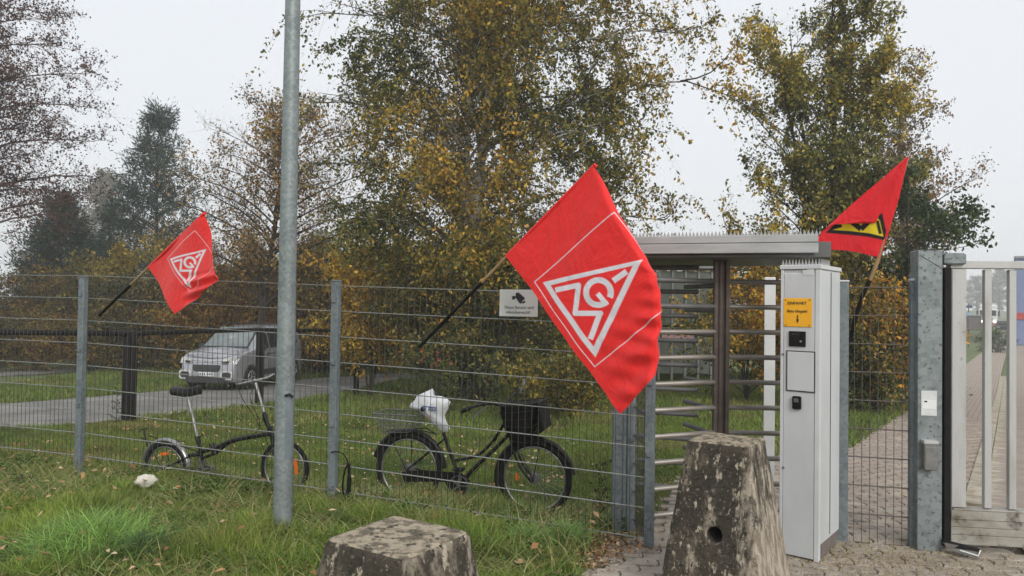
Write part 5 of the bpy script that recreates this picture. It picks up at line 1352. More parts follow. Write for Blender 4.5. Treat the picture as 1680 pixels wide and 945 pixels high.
    bs = MB().tube([T @ Vector((.24, -.80, 1.02)), T @ Vector((.10, -.45, .94)), T @ Vector((.05, 0, .93)), T @ Vector((.10, .45, .94)), T @ Vector((.24, .80, 1.02))], .010, 5); bs.build('bonnet_seam', dark, t)
    ch = MB()
    for dz in (.0, .045):
        for s in (-1, 1): ch.tube([T @ Vector((-.02, 0, .865 + dz)), T @ Vector((-.005, s * .10, .82 + dz))], .012, 5)
        for s in (-1, 1): ch.tube([T @ Vector((-.005, s * .10, .82 + dz)), T @ Vector((.03, s * .60, .80 + dz * 1.6))], .008, 5)
    ch.build('chevron_badge', chrome, t)
    MB().box((0, 0, 0), (.75, .34, .02), M=T @ Matrix.Translation((.9, .0, .16))).build('underbody', dark, t)
build_van()

# ------------------------------------------------------------------ things beyond the gate
def lorry():
    p = at(1621, 535.5, 118); z0 = gzf(p.x, p.y); s_ = 1.0
    t = thing('lorry', (p.x, p.y, z0), 'white lorry cab with lit headlights coming out of the fog', 'lorry')
    w = M['white']; ang = math.atan2(p.y, p.x) - math.pi / 2
    T = Matrix.Translation((p.x, p.y, z0)) @ Matrix.Rotation(ang, 4, 'Z')
    def bx_(c, s, mat, name, bev=.05): return MB().box((0, 0, 0), s, M=T @ Matrix.Translation(c), bev=bev).build(name, mat, t)
    bx_((0, .9, 1.75), (2.5, 2.0, 2.4), w, 'cab', .15); bx_((0, .95, 3.2), (2.3, 1.7, .8), w, 'roof_fairing', .2)
    bx_((0, -.11, 2.25), (2.2, .05, .85), M['glass'], 'windscreen'); bx_((0, -.12, 1.25), (1.2, .05, .5), M['black'], 'grille')
    bx_((0, -.05, .55), (2.5, .3, .5), pm('pale red bumper', (.35, .12, .10), (.3, .1, .09), 3, .6), 'bumper')
    em, n, l, pn = new_mat('lit headlight'); pn.inputs['Emission Color'].default_value = (1, .93, .8, 1); pn.inputs['Emission Strength'].default_value = 5
    for s in (-1, 1):
        bx_((s * .95, -.16, .85), (.42, .08, .3), em, 'headlight'); bx_((s * 1.42, .1, 2.2), (.25, .12, .8), M['black'], 'mirror')
        bx_((s * .95, .9, .5), (.35, 1.0, 1.0), M['tyre'], 'wheel', .3)
    bx_((0, 6, 2.4), (2.5, 8, 2.8), pm('grey trailer side', (.5, .5, .5), (.45, .45, .45), 1, .6), 'trailer')
lorry()
def hall(px0, px1, ytop, depth, mat, label, name='industrial_hall', L=26, stripe=None, band=None):
    a = at(px0, ytop, depth); b = at(px1, ytop, depth); zg = gzf(a.x, a.y)
    t = thing(name, (a.x, a.y, zg), label, 'building')
    d = Vector((a.x, a.y, 0)).normalized(); nr = Vector((d.y, -d.x, 0)); W = (b - a).length
    ang = math.atan2(nr.y, nr.x); c = Vector((a.x, a.y, 0)) + nr * W / 2 + d * L / 2
    H = a.z
    MB().box((c.x, c.y, (H + zg) / 2), (W, L, H - zg), ang, bev=.05).build('wall', mat, t)
    MB().box((c.x, c.y, H + .12), (W + .3, L + .3, .24), ang, bev=.05).build('roof', pm('grey roof edge', (.25, .26, .28), None, 2, .7), t)
    f0 = Vector((a.x, a.y, 0)) + nr * W / 2 - d * .02
    k = 0; n_ = max(1, int(W / 1.2))
    for i in range(n_ + 1):
        p = Vector((a.x, a.y, 0)) + nr * (W * i / n_) - d * .03
        MB().box((p.x, p.y, (H + zg) / 2), (.06, .06, H - zg), ang).build('panel_rib', mat, t)
    if stripe:
        z1 = at(px0, stripe[0], depth).z; z2 = at(px0, stripe[1], depth).z
        MB().box((f0.x, f0.y, (z1 + z2) / 2), (W, .12, abs(z1 - z2)), ang).build('red_stripe', pm('red stripe', (.50, .06, .05), None, 2, .6), t)
hall(1667, 1790, 425, 60, pm('blue cladding', (.20, .25, .42), (.17, .22, .38), 1, .6), 'tall blue clad hall with a red stripe at the right edge', stripe=(513, 524))
hall(1655, 1663, 467, 88, pm('dark grey cladding', (.16, .16, .17), None, 1, .7), 'narrow dark grey tower beside the blue hall', 'tower', 4)
hall(1585, 1606, 519, 100, pm('dark brick wall', (.14, .11, .10), None, 1, .8), 'low dark wall seen left of the lorry', 'low_building', 4)
def car_far():
    p = at(1648, 532, 92); z0 = gzf(p.x, p.y); t = thing('parked_car', (p.x, p.y, z0), 'dark car standing in the fog right of the lorry', 'car')
    ang = math.atan2(p.y, p.x) - math.pi / 2; T = Matrix.Translation((p.x, p.y, z0)) @ Matrix.Rotation(ang, 4, 'Z')
    dk = pm('dark car paint', (.04, .045, .05), None, 2, .3)
    b = MB(); Vs = []
    prof = [(-2.1, .35), (-2.1, .8), (-1.1, .95), (-.5, 1.42), (1.1, 1.45), (2.0, .95), (2.1, .4)]
    b.prism([T @ Vector((-.88, y_, z_)) for y_, z_ in prof], T.to_3x3() @ Vector((1.76, 0, 0))); b.build('body', dk, t)
    MB().prism([T @ Vector((-.7, -1.08, .99)), T @ Vector((.7, -1.08, .99)), T @ Vector((.6, -.55, 1.40)), T @ Vector((-.6, -.55, 1.40))], (0, -.03, .03)).build('windscreen', M['glass'], t)
    for sx in (-1, 1):
        MB().box((0, 0, 0), (.3, .06, .15), M=T @ Matrix.Translation((sx * .65, -2.12, .7)), bev=.02).build('headlight', M['white'], t)
        for wy in (-1.35, 1.35): c = T @ Vector((sx * .8, wy, .32)); ax = T.to_3x3() @ Vector((sx, 0, 0)); MB().tube([c, c + ax * .12], .32, 16).build('wheel', M['tyre'], t)
car_far()
def road_sign():
    p = at(1589, 520, 55); z0 = gzf(p.x, p.y); t = thing('road_sign', (p.x, p.y, z0), 'small dark road sign on a thin post left of the lorry', 'sign')
    zt_ = at(1588, 503, 55).z
    MB().tube([(p.x, p.y, z0), (p.x, p.y, zt_ + .2)], .04, 8).build('post', M['fixed'], t); MB().box((p.x, p.y - .06, zt_), (.5, .04, .2), 0, bev=.02).build('sign_plate', pm('dark blue sign face', (.03, .05, .12), None, 3, .5), t)
    MB().box((p.x, p.y - .06, zt_ - .55), (.35, .04, .25), 0, bev=.02).build('sign_plate', pm('pale blue sign face', (.25, .35, .5), None, 3, .5), t)
road_sign()
# pale shelter behind the turnstile, pale house at the far left
def shelter():
    a = at(1082, 440, 27); b = at(1168, 440, 27); z0 = gzf(a.x, a.y); t = thing('glass_shelter', (a.x, a.y, z0), 'pale glazed shelter with a pink and white poster seen through the turnstile', 'shelter')
    fr = pm('pale grey frame', (.30, .31, .31), None, 3, .5); gl = pm('dusty shelter glazing', (.20, .22, .20), (.14, .16, .13), 2, .25)
    W = b.x - a.x; H = a.z; zb2 = at(1082, 600, 27).z
    for i in range(5):
        x = a.x + W * i / 4; MB().box((x, 27, (H + z0) / 2), (.08, .08, H - z0), 0, bev=.01).build('frame_post', fr, t)
    for i in range(4):
        x = a.x + W * (i + .5) / 4
        for (za, zb3) in ((z0 + .3, z0 + (H - z0) * .48), (z0 + (H - z0) * .5, H - .1)):
            MB().box((x, 27.02, (za + zb3) / 2), (W / 4 - .08, .02, zb3 - za), 0).build('glass_pane', gl, t)
    MB().box((a.x + W / 2, 27.6, H + .05), (W + .3, 1.6, .12), 0, bev=.02).build('roof', fr, t)
    p1 = at(1086, 541, 26.9); p2 = at(1138, 556, 26.9)
    pk = MB().box(((p1.x + p2.x) / 2, 26.92, (p1.z + p2.z) / 2), (p2.x - p1.x, .03, p1.z - p2.z), 0, bev=.005).build('poster', pm('pink poster', (.72, .42, .45), (.6, .35, .38), 3, .6), t)
    MB().box(((p1.x + p2.x) / 2 - .1, 26.89, p1.z - .09), ((p2.x - p1.x) * .6, .03, .12), 0).build('poster_white_field', M['white'], pk)
shelter()
hb0 = at(-30, 512, 48); hb1 = at(60, 512, 48); z0 = gzf(hb0.x, 48)
t = thing('pale_building', (hb0.x, 48, z0), 'low cream coloured building half hidden at the far left', 'building'); W = hb1.x - hb0.x
crm = pm('cream render', (.62, .60, .50), (.52, .50, .42), 1, .8)
MB().box((hb0.x + W / 2, 50, (hb0.z + z0) / 2), (W, 4, hb0.z - z0), 0, bev=.03).build('wall', crm, t)
MB().prism([(hb0.x - .2, 47.8, hb0.z), (hb0.x + W + .2, 47.8, hb0.z), (hb0.x + W + .2, 50, hb0.z + .35), (hb0.x - .2, 50, hb0.z + .35)], (0, .02, .08)).build('roof', M['fixed'], t)
for i in range(3):
    w = MB().box((hb0.x + W * (.2 + .3 * i), 47.98, z0 + 1.3), (.9, .06, .8), 0, bev=.02).build('window', M['white'], t)
    MB().box((hb0.x + W * (.2 + .3 * i), 47.95, z0 + 1.3), (.76, .04, .66), 0).build('pane', M['glass'], w)

# ------------------------------------------------------------------ trees
class Tubes:
    def __init__(self): self.V = []; self.Q = []; self.n = 0
    def add(self, P, Rr, k):
        P = np.asarray(P, float); L = len(P); D = np.empty_like(P); D[1:-1] = P[2:] - P[:-2]; D[0] = P[1] - P[0]; D[-1] = P[-1] - P[-2]
        D /= np.linalg.norm(D, axis=1)[:, None] + 1e-9
        ref = np.array([0.31, 0.95, 0.02]); U = np.cross(D, ref); U /= np.linalg.norm(U, axis=1)[:, None] + 1e-9; W = np.cross(D, U)
        a = np.arange(k) * 2 * np.pi / k
        V = P[:, None, :] + (U[:, None, :] * np.cos(a)[None, :, None] + W[:, None, :] * np.sin(a)[None, :, None]) * np.asarray(Rr)[:, None, None]
        i = np.arange(L * k).reshape(L, k) + self.n; j = np.roll(i, -1, 1)
        self.Q.append(np.stack([i[:-1], j[:-1], j[1:], i[1:]], -1).reshape(-1, 4)); self.V.append(V.reshape(-1, 3)); self.n += L * k
def curve(p0, p1, d0, droop, n, jit, rng):
    t_ = np.linspace(0, 1, n)[:, None]; L = np.linalg.norm(p1 - p0); c1 = p0 + d0 * L * .45
    P = (1 - t_) ** 2 * p0 + 2 * t_ * (1 - t_) * c1 + t_ ** 2 * p1
    P[:, 2] -= (droop * L * t_[:, 0] ** 2)
    if jit: P[1:] += np.cumsum(rng.normal(0, jit * L / n, (n - 1, 3)), 0)
    return P
def unit(v): return v / (np.linalg.norm(v) + 1e-9)
def make_tree(name, cat, label, base, H, tr, env, stems=1, spread=.0, n_limb=40, n_sub=9, n_twig=6, t0=.15, rise=.35, droop=.1, tdroop=.1, twl=.5, leaf=.05, leaves=5, pal=None, bark='bark', trunk_mat=None,
              seed=1, group=None, clump=.7, leaf_w=.6, mat='leaf', off=(0, 0), patch=.5, lean=(0, 0), limb_r=.33, hang=.0, inner=0.0):
    rng = np.random.default_rng(seed); base = np.array(base, float)
    T1 = Tubes(); T2 = Tubes(); TW = []
    es = np.array([e[0] for e in env]); er = np.array([e[1] for e in env])
    St = []
    for s in range(stems):
        a = rng.uniform(0, 6.28) if stems > 1 else 0; rr = spread * (rng.uniform(.5, 1) if stems > 1 else 0)
        hh = H * (1 if s == 0 else rng.uniform(.7, .95)); n = 14; z = np.linspace(-.25, hh, n); tt_ = np.clip(z / hh, 0, 1)
        P = np.stack([base[0] + lean[0] * tt_ ** 1.3 + math.cos(a) * rr * tt_ + np.cumsum(rng.normal(0, .012 * H / 8, n)), base[1] + lean[1] * tt_ + math.sin(a) * rr * tt_ + np.cumsum(rng.normal(0, .012 * H / 8, n)), base[2] + z], -1)
        P[0, :2] = base[:2] + np.array([math.cos(a), math.sin(a)]) * tr * (.7 if stems > 1 else 0)
        Rr = tr * (1 - .93 * tt_ ** .9) * (1 if s == 0 else .7); Rr[0] *= 1.35; Rr[1] *= 1.1
        T1.add(P, Rr, 10); St.append((P, Rr, hh))
    for i in range(n_limb):
        P, Rr, hh = St[i % stems]; t_ = t0 + (.97 - t0) * (i + rng.random()) / n_limb
        k = t_ * 13; a_ = int(min(12, k)); f_ = k - a_; p0 = P[a_] * (1 - f_) + P[min(13, a_ + 1)] * f_; r0 = Rr[a_]
        az = i * 2.399 + rng.uniform(-.5, .5); rad = float(np.interp(t_, es, er)) * rng.uniform(.72, 1.12)
        rad *= 1 + .22 * math.sin(az * 2 + seed) + .12 * math.sin(az * 5 + t_ * 9)
        out = np.array([math.cos(az), math.sin(az), 0]); p1 = p0 + out * rad + np.array([0, 0, rise * rad])
        p1[:2] += np.array(off) * (t_ > .0)
        p1[2] = min(p1[2], base[2] + H * 1.02)
        Pl = curve(p0, p1, unit(out + np.array([0, 0, rise * 1.6 + .35])), droop, 8, .05, rng)
        rl = min(r0 * .5, max(.009, limb_r * r0 * .75 + .006 * rad)) ; T1.add(Pl, rl * (1 - .85 * np.linspace(0, 1, 8)) + .003, 6)
        nsub = max(3, int(n_sub * (.45 + rad / er.max() * .7)))
        for j in range(nsub):
            s = .15 + .85 * (j + rng.random()) / nsub; kk = s * 7; a2 = int(min(6, kk)); q0 = Pl[a2] * (1 - (kk - a2)) + Pl[a2 + 1] * (kk - a2)
            dl = unit(Pl[a2 + 1] - Pl[a2]); dr = unit(dl * .6 + rng.normal(0, .62, 3) + np.array([0, 0, rise * .6]))
            L = (.16 + .34 * (1 - s * .5)) * max(rad, er.max() * .35) * rng.uniform(.6, 1.2)
            q1 = q0 + dr * L; Ps = curve(q0, q1, dl, droop * 1.2, 6, .06, rng); T2.add(Ps, (.004 + .008 * L) * (1 - .8 * np.linspace(0, 1, 6)) * (tr / .15) ** .4 * .75 + .0015, 4)
            for m_ in range(n_twig):
                s2 = .2 + .8 * (m_ + rng.random()) / n_twig; k3 = s2 * 5; a3 = int(min(4, k3)); w0 = Ps[a3] * (1 - (k3 - a3)) + Ps[a3 + 1] * (k3 - a3)
                dt = unit(unit(Ps[a3 + 1] - Ps[a3]) * .7 + rng.normal(0, .6, 3) + np.array([0, 0, rise * .4 - hang])); TW.append((w0, dt, twl * rng.uniform(.5, 1.3)))
    W0 = np.array([w[0] for w in TW]); WD = np.array([w[1] for w in TW]); WL = np.array([w[2] for w in TW]); n = len(TW)
    k = 4; t_ = np.linspace(0, 1, k)
    WP = W0[:, None] + WD[:, None] * (WL[:, None] * t_[None])[..., None]; WP[:, :, 2] -= (tdroop * WL[:, None] * t_[None] ** 2)
    U = np.cross(WD, [0.3, .9, .1]); U /= np.linalg.norm(U, axis=1)[:, None] + 1e-9; X = np.cross(WD, U)
    tw_r = .0035 * (tr / .15) ** .4 if tr > .02 else .003
    a = np.arange(3) * 2.094; ring = U[:, None] * np.cos(a)[None, :, None] + X[:, None] * np.sin(a)[None, :, None]
    rr = tw_r * (1 - .8 * t_)
    V = WP[:, :, None, :] + ring[:, None] * rr[None, :, None, None]; i = np.arange(n * k * 3).reshape(n, k, 3) + T2.n; j = np.roll(i, -1, 2)
    T2.Q.append(np.stack([i[:, :-1], j[:, :-1], j[:, 1:], i[:, 1:]], -1).reshape(-1, 4)); T2.V.append(V.reshape(-1, 3)); T2.n += n * k * 3
    t = thing(name, tuple(base), label, cat, group)
    b3 = base[None].astype(np.float32)
    np_obj('trunk', np_mesh('trunk', np.concatenate(T1.V) - b3, Q=np.concatenate(T1.Q), mats=[M[trunk_mat or bark]], smooth=True)).parent = t
    np_obj('branches', np_mesh('branches', np.concatenate(T2.V) - b3, Q=np.concatenate(T2.Q), mats=[M[bark]])).parent = t
    if leaves > 0:
        # thin out clumps so that gaps open
        key = np.sin(W0[:, 0] * 2.1 + seed) + np.sin(W0[:, 1] * 2.3 + seed * 2) + np.sin(W0[:, 2] * 2.6 + seed * 3 + W0[:, 0])
        dens = np.clip(.75 + clump * key * .5, .12, 1.6)
        if inner:
            dr_ = np.hypot(W0[:, 0] - base[0] - lean[0] * .6, W0[:, 1] - base[1]); dens = dens * (1 - inner * np.clip(1 - dr_ / 2.4, 0, 1))
        cnt = rng.poisson(leaves * dens); tot = int(cnt.sum()); idw = np.repeat(np.arange(n), cnt)
        s = np.round(rng.uniform(.15, 1.05, tot) * 4) / 4 + rng.normal(0, .045, tot); c = W0[idw] + WD[idw] * (WL[idw] * s)[:, None]; c[:, 2] -= tdroop * WL[idw] * s ** 2
        c += rng.normal(0, leaf * .55, (tot, 3))
        L = leaf * rng.uniform(.45, 1.4, tot); d = rng.normal(0, 1, (tot, 3)); d[:, 2] -= .7 if mat == 'leaf' else -.2; d /= np.linalg.norm(d, axis=1)[:, None]
        if mat == 'needle': d = d * .6 + WD[idw]; d /= np.linalg.norm(d, axis=1)[:, None]
        e = np.cross(d, rng.normal(0, 1, (tot, 3))); e /= np.linalg.norm(e, axis=1)[:, None]
        V = np.stack([c, c + d * (L * .45)[:, None] - e * (L * leaf_w * .5)[:, None], c + d * L[:, None], c + d * (L * .45)[:, None] + e * (L * leaf_w * .5)[:, None]], 1)
        pal_ = np.array(pal or [(.1, .12, .03)])
        kx = np.sin(c[:, 0] * 1.1 + seed) + np.sin(c[:, 1] * .9 + seed * 1.7) + np.sin(c[:, 2] * 1.3 + seed * .6 + c[:, 0] * .5)
        w = np.clip((kx * patch / 3 + .5) * len(pal_) + rng.normal(0, .9, tot), 0, len(pal_) - .001).astype(int)
        C = pal_[w] * rng.uniform(.5, 1.5, tot)[:, None]
        Q = (np.arange(tot) * 4)[:, None] + np.arange(4)[None]
        lo = np_obj('crown', np_mesh('crown', V.reshape(-1, 3) - b3, Q=Q, cols=np.repeat(C, 4, 0), mats=[M[mat]])); lo.parent = t; lo['kind'] = 'stuff'
        make_tree.count = getattr(make_tree, 'count', 0) + tot * 2
    return t
def copy_tree(o, loc, s, rz, label, group=None):
    c = o.copy(); col.objects.link(c); c.location = loc; c.scale = (s[0], s[0], s[1]); c.rotation_euler = (0, 0, rz); c['label'] = label
    if group: c['group'] = group
    for ch in o.children:
        d_ = ch.copy(); col.objects.link(d_); d_.parent = c
    return c
def gp(px, depth):
    p = at(px, 500, depth); return (p.x, p.y, gzf(p.x, p.y))
def hgt(px, ytop, depth):                                             # height of a thing whose top is seen at ytop
    return at(px, ytop, depth).z - gp(px, depth)[2]

BP = [(.04, .055, .013), (.075, .095, .02), (.16, .15, .03), (.27, .20, .035), (.46, .30, .04), (.54, .27, .035)]
# main birch
b0 = gp(766, 20.5)
make_tree('birch_tree', 'tree', 'large birch with drooping autumn twigs behind the big flag', b0, 13.5, .25,
          [(0, 1.8), (.12, 3.2), (.3, 4.6), (.5, 4.8), (.7, 4.5), (.85, 3.5), (1, 1.4)], n_limb=72, patch=.25, n_sub=13, n_twig=10, t0=.10, rise=.75, droop=.26, tdroop=.85, twl=.8, leaf=.100, leaves=29.0, limb_r=.72, inner=.6, pal=BP,
          bark='bark', trunk_mat='birch', seed=3, clump=.65, hang=.35, off=(.45, 0), lean=(.35, 0), stems=2, spread=.9)
# bushy shoots at its foot
make_tree('thicket_shrub', 'shrub', 'dense olive and yellow shrub at the foot of the large birch', gp(790, 19.5), hgt(790, 415, 19.5), .07,
          [(0, 2.4), (.3, 3.2), (.7, 2.6), (1, .8)], stems=5, spread=1.8, n_limb=46, n_sub=8, n_twig=7, t0=.06, rise=.5, droop=.05, tdroop=.3, twl=.5, leaf=.10, leaves=14, pal=[(.035, .05, .015), (.06, .075, .02), (.11, .11, .025), (.22, .16, .035)], seed=11, clump=.8)
make_tree('thicket_shrub', 'shrub', 'yellow leaved shrub left of the birch behind the middle fence post', gp(610, 21), hgt(610, 425, 21), .05,
          [(0, 1.3), (.4, 1.7), (.8, 1.2), (1, .4)], stems=4, spread=1.0, n_limb=30, n_sub=7, n_twig=6, t0=.2, rise=.6, droop=.05, tdroop=.3, twl=.5, leaf=.11, leaves=13, pal=[BP[1], BP[3], BP[4], (.42, .24, .03)], seed=12)
make_tree('thicket_shrub', 'shrub', 'low dark shrub under the birch beside the basket bicycle', gp(930, 15.0), hgt(930, 575, 15.0), .03,
          [(0, 1.4), (.4, 1.5), (1, .5)], stems=5, spread=.9, n_limb=26, n_sub=7, n_twig=6, t0=.1, rise=.4, tdroop=.3, twl=.35, leaf=.08, leaves=11, pal=BP[:4], seed=13)
# right tree: several upswept stems
RP_ = [(.06, .08, .022), (.12, .135, .03), (.20, .19, .04), (.34, .29, .05), (.52, .35, .045)]
make_tree('poplar_tree', 'tree', 'tall green and yellow tree with upswept branches behind the cabinet', gp(1368, 19), hgt(1345, -25, 19), .15,
          [(0, 1.3), (.2, 2.0), (.45, 1.95), (.7, 1.5), (.88, .9), (1, .3)], stems=5, spread=1.0, patch=.35, n_limb=72, n_sub=10, n_twig=8, t0=.08, rise=1.0, droop=-.05, tdroop=-.05, twl=.45, leaf=.10, leaves=15, pal=RP_, seed=21, clump=.8, lean=(-.5, 0))
make_tree('rowan_tree', 'tree', 'rust coloured thin tree to the right of the green poplar', gp(1490, 25), hgt(1480, 70, 25), .10,
          [(0, .8), (.3, 1.6), (.6, 1.4), (.85, .8), (1, .3)], stems=2, spread=.8, n_limb=50, n_sub=8, n_twig=7, t0=.15, rise=.8, droop=-.02, tdroop=.1, twl=.55, leaf=.10, leaves=9, pal=[(.11, .10, .04), (.20, .13, .05), (.28, .14, .05), (.16, .13, .05)], bark='barkred', seed=22)
make_tree('alder_tree', 'tree', 'dark green tree with outstretched branches above the gate post', gp(1485, 17.5), hgt(1540, 290, 17.5), .07,
          [(0, .4), (.5, .6), (.66, 1.1), (.8, 1.1), (1, .6)], stems=3, spread=.4, n_limb=34, n_sub=8, n_twig=7, t0=.15, rise=.55, droop=0, tdroop=0, twl=.4, leaf=.10, leaves=12, pal=[(.035, .065, .02), (.055, .085, .025), (.09, .11, .03)], seed=23, off=(.4, 0))
make_tree('thicket_shrub', 'shrub', 'dark brown and orange shrub behind the narrow fence', gp(1440, 15.5), hgt(1440, 470, 15.5), .04,
          [(0, 1.3), (.4, 1.6), (1, .7)], stems=5, spread=1.2, n_limb=34, n_sub=8, n_twig=6, t0=.08, rise=.5, twl=.4, leaf=.09, leaves=13, pal=[BP[0], BP[1], BP[3], BP[5]], seed=24)
make_tree('thicket_shrub', 'shrub', 'orange flecked shrub seen between the turnstile arms', gp(1225, 18.5), hgt(1225, 420, 18.5), .04,
          [(0, 1.5), (.4, 1.9), (1, .8)], stems=5, spread=1.3, n_limb=36, n_sub=8, n_twig=6, t0=.08, rise=.5, twl=.4, leaf=.095, leaves=12, pal=[BP[1], BP[2], BP[4], BP[5]], seed=25)
# left: reddish bare tree
make_tree('alder_tree', 'tree', 'reddish brown nearly bare tree cut by the left picture edge', gp(-70, 24), hgt(-70, -140, 24), .17,
          [(0, 1.5), (.25, 3.2), (.5, 3.4), (.75, 2.6), (1, .8)], n_limb=64, n_sub=12, n_twig=10, t0=.30, rise=.35, droop=.02, tdroop=.05, twl=.7, leaf=.085, leaves=11.0, pal=[(.10, .05, .045), (.15, .075, .06), (.06, .04, .035)], bark='barkred', seed=31, clump=.3)
# bare tree with thin orange crown
make_tree('oak_tree', 'tree', 'bare spreading tree with thin orange leaves left of the tall pole', gp(420, 27), hgt(470, 185, 27), .17,
          [(0, 1.2), (.3, 2.9), (.55, 3.1), (.8, 2.2), (1, .8)], n_limb=46, n_sub=11, n_twig=9, t0=.28, rise=.55, droop=.0, tdroop=0, twl=.8, leaf=.10, leaves=7, pal=[(.26, .15, .05), (.38, .24, .07), (.14, .10, .05)], seed=32, clump=.9, lean=(1.3, 0), limb_r=.5)
# conifers
def pine(name, label, px, ytop, depth, wid, seed, dens=1.0):
    H = hgt(px, ytop, depth)
    return make_tree(name, 'tree', label, gp(px, depth), H, .16, [(0, wid), (.25, wid), (.5, wid * .72), (.75, wid * .40), (.9, wid * .17), (1, .05)], n_limb=int(50 * dens), n_sub=8, n_twig=7, t0=.12, rise=.22, droop=-.10, tdroop=-.25, twl=.50, leaf=.25,
                     leaves=10, leaf_w=.22, pal=[(.018, .034, .024), (.026, .048, .032), (.04, .062, .038)], mat='needle', seed=seed, clump=.35)
pine('pine_tree', 'tall dark pine with a pointed top left of the small flag', 255, 175, 42, 3.7, 41, 1.7)
pine('pine_tree', 'broad dark pine left of the tall pine', 95, 322, 38, 2.9, 42, 1.5)
pine('pine_tree', 'small young pine between the two dark pines', 177, 338, 44, 1.2, 43, .7)
# thicket beyond the lane
sh = make_tree('hedge_shrub', 'shrub', 'golden yellow shrub under the tall pine', gp(195, 33), hgt(195, 402, 33), .06, [(0, 1.7), (.35, 2.3), (.75, 1.9), (1, .8)], stems=6, spread=1.6, n_limb=44, n_sub=8, n_twig=6, t0=.05, rise=.5, twl=.55, leaf=.15, leaves=14,
               pal=[(.12, .11, .025), (.22, .175, .035), (.32, .235, .04)], seed=51, group='shrubs beyond the lane')
sh2 = make_tree('hedge_shrub', 'shrub', 'orange brown shrub behind the van roof', gp(430, 31), hgt(430, 440, 31), .06, [(0, 1.7), (.35, 2.3), (.75, 1.9), (1, .8)], stems=6, spread=1.6, n_limb=44, n_sub=8, n_twig=6, t0=.05, rise=.5, twl=.55, leaf=.14, leaves=13,
                pal=[(.06, .06, .022), (.17, .13, .03), (.33, .20, .035), (.26, .13, .03)], seed=52, group='shrubs beyond the lane')
SH = [(sh2, 15, 34, 1.1, .85, 'brown shrub at the far left behind the rail'), (sh2, 110, 36, 1.2, 1.0, 'dull shrub under the broad pine'), (sh2, 285, 30, 1.0, .92, 'orange shrub behind the tip of the small flag'),
      (sh, 350, 34, 1.1, .85, 'yellow shrub left of the bare tree'), (sh2, 520, 29, 1.0, .95, 'orange shrub between tall pole and middle fence post'), (sh, 470, 38, 1.2, 1.1, 'yellowish shrub behind the leaning trunk'),
      (sh, 600, 34, 1.2, 1.15, 'yellow shrub behind the middle fence post'), (sh2, 1120, 30, 1.1, 1.0, 'brown shrub behind the glazed shelter'), (sh2, 1300, 27, 1.1, 1.1, 'brown shrub behind the cabinet'), (sh2, 960, 30, 1.1, 1.0, 'shaded shrub behind the lower part of the big flag'),
      (sh, 700, 31, 1.1, 1.1, 'olive shrub behind the long black pole of the big flag'), (sh2, 850, 33, 1.2, 1.1, 'brown shrub behind the surveillance notice'), (sh2, 60, 28.5, .75, .5, 'low brown bush at the left below the rail'), (sh2, 180, 29.5, .8, .5, 'low bush below the golden shrub')]
for k, (src, px, dp, s1, s2, lb) in enumerate(SH):
    copy_tree(src, gp(px, dp), (s1, s2), k * 1.3 + .4, lb, 'shrubs beyond the lane')
# far misty trees, some of the fog's paleness put into their leaf colour
ft = make_tree('distant_tree', 'tree', 'pale misty tree rising between the two pines', gp(168, 100), hgt(168, 285, 100), .25, [(0, 1.5), (.3, 4.2), (.6, 4.4), (.85, 2.8), (1, 1)], n_limb=50, n_sub=9, n_twig=7, t0=.15, rise=.5, twl=.9, leaf=.34, leaves=8,
               pal=[(.17, .16, .12), (.22, .20, .15)], seed=61, group='distant trees in the fog')
FT = [(60, 170, 1.0, .9, 'misty tree behind the broad pine'), (330, 180, 1.1, .85, 'misty tree right of the tall pine'), (-60, 150, 1.1, .9, 'misty tree beyond the left picture edge'), (520, 160, 1.1, .9, 'misty tree behind the tall pole'), (420, 200, 1.2, .9, 'faint tree behind the bare tree'),
      (1602, 270, 1.0, .75, 'faint tree in the fog left of the lorry'), (1640, 265, 1.1, .9, 'faint tree in the fog above the lorry'), (1150, 150, 1.1, .8, 'misty tree behind the turnstile roof'), (1060, 160, 1.0, .8, 'misty tree behind the glazed shelter'), (1560, 250, 1.1, .7, 'faint tree behind the gate stile')]
for k, (px, dp, s1, s2, lb) in enumerate(FT): copy_tree(ft, gp(px, dp), (s1, s2), k * 2.1, lb, 'distant trees in the fog')
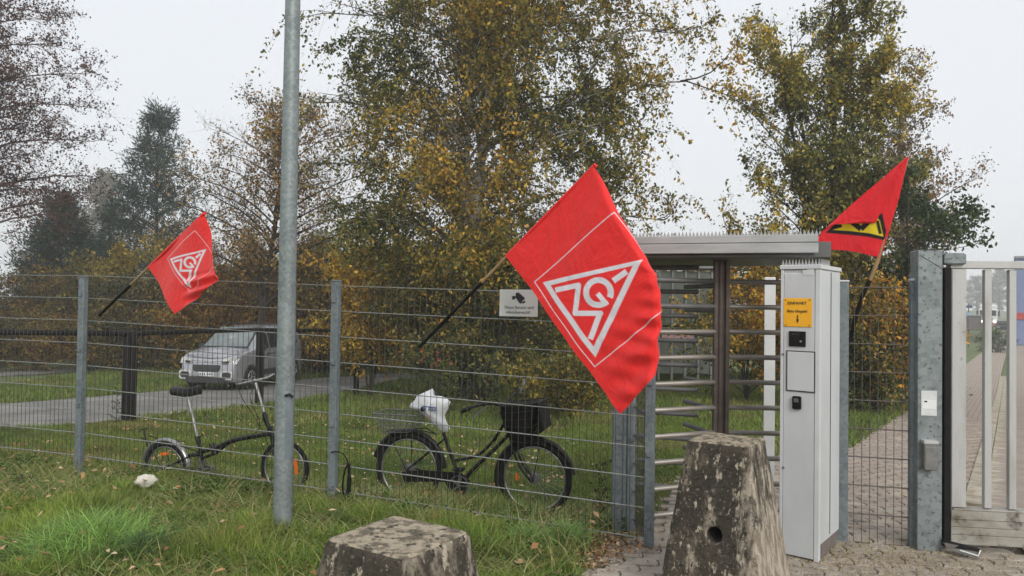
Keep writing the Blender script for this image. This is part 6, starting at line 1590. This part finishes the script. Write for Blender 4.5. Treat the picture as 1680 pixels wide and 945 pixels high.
# low hedge along the footpath by the gate, flowering shrub
make_tree('hedge_shrub', 'shrub', 'low green bush on the corner beyond the gate', gp(1634, 50), 1.5, .03, [(0, .8), (.4, 1.1), (1, .5)], stems=5, spread=.7, n_limb=24, n_sub=6, n_twig=5, t0=.05, rise=.4, twl=.3, leaf=.10, leaves=7, pal=[(.05, .08, .03), (.08, .12, .04)], seed=71)
fl = make_tree('flowering_shrub', 'shrub', 'shrub with pink and orange blooms under the birch', gp(716, 14.5), hgt(716, 560, 14.5), .02, [(0, .5), (.5, .55), (1, .35)], stems=4, spread=.4, n_limb=16, n_sub=5, n_twig=4, t0=.1, rise=.6, twl=.2, leaf=.05, leaves=6, pal=BP[:3], seed=72)
c0 = gp(716, 14.4); q = MB()
for (px, py, rr_, mi) in ((693, 575, .055, 0), (697, 584, .06, 0), (692, 592, .05, 1), (717, 580, .05, 1), (720, 590, .05, 1), (715, 598, .04, 1), (736, 583, .05, 0), (740, 594, .05, 1), (735, 604, .04, 1), (660, 583, .03, 2), (726, 560, .04, 2), (702, 586, .02, 2), (708, 604, .04, 1)):
    c = at(px, py, 14.0)
    for k in range(10):
        a = RNG.normal(0, 1, 3); a /= np.linalg.norm(a); e = np.cross(a, [.2, .5, .8]); p_ = Vector(a) * rr_; e = Vector(e).normalized() * rr_ * .5
        q.add([c, c + p_ * .6 - e, c + p_, c + p_ * .6 + e], [(0, 1, 2, 3)], mi)
o = q.build('blooms', [pm('orange petals', (.52, .20, .10), None, 4, .7), pm('pink petals', (.50, .10, .14), None, 4, .7), pm('white petals', (.6, .58, .58), None, 4, .7)]); adopt(o, fl); o['kind'] = 'stuff'
# tall dry weeds by the fence
for k, (px, dp, lb) in enumerate(((988, 5.9, 'thin dry weed right of the front wheel of the city bicycle'), (195, 12.5, 'weed standing at the edge of the lane beside the dark post'))):
    make_tree('weed', 'weed', lb, gp(px, dp), .55, .006, [(0, .05), (.5, .10), (1, .04)], n_limb=14, n_sub=3, n_twig=2, t0=.15, rise=.9, twl=.05, leaf=.03, leaves=2, pal=BP[:3], seed=80 + k)

# ------------------------------------------------------------------ haze
hz = MB().box((30, 128, 8.25), (460, 300, 22.5)).build('haze', bpy.data.materials.new('haze air'))
hm = hz.data.materials[0]; hm.use_nodes = True; hn = hm.node_tree.nodes; hn.clear()
out = hn.new('ShaderNodeOutputMaterial'); pv_ = hn.new('ShaderNodeVolumePrincipled'); pv_.inputs['Color'].default_value = (.96, .97, 1, 1); pv_.inputs['Density'].default_value = HAZE
pv_.inputs['Anisotropy'].default_value = .3
hm.node_tree.links.new(pv_.outputs[0], out.inputs['Volume']); tag(hz, kind='stuff', label='thin autumn fog over the whole place', cat='fog')
print('leaf tris', getattr(make_tree, 'count', 0), 'objects', len(bpy.data.objects))
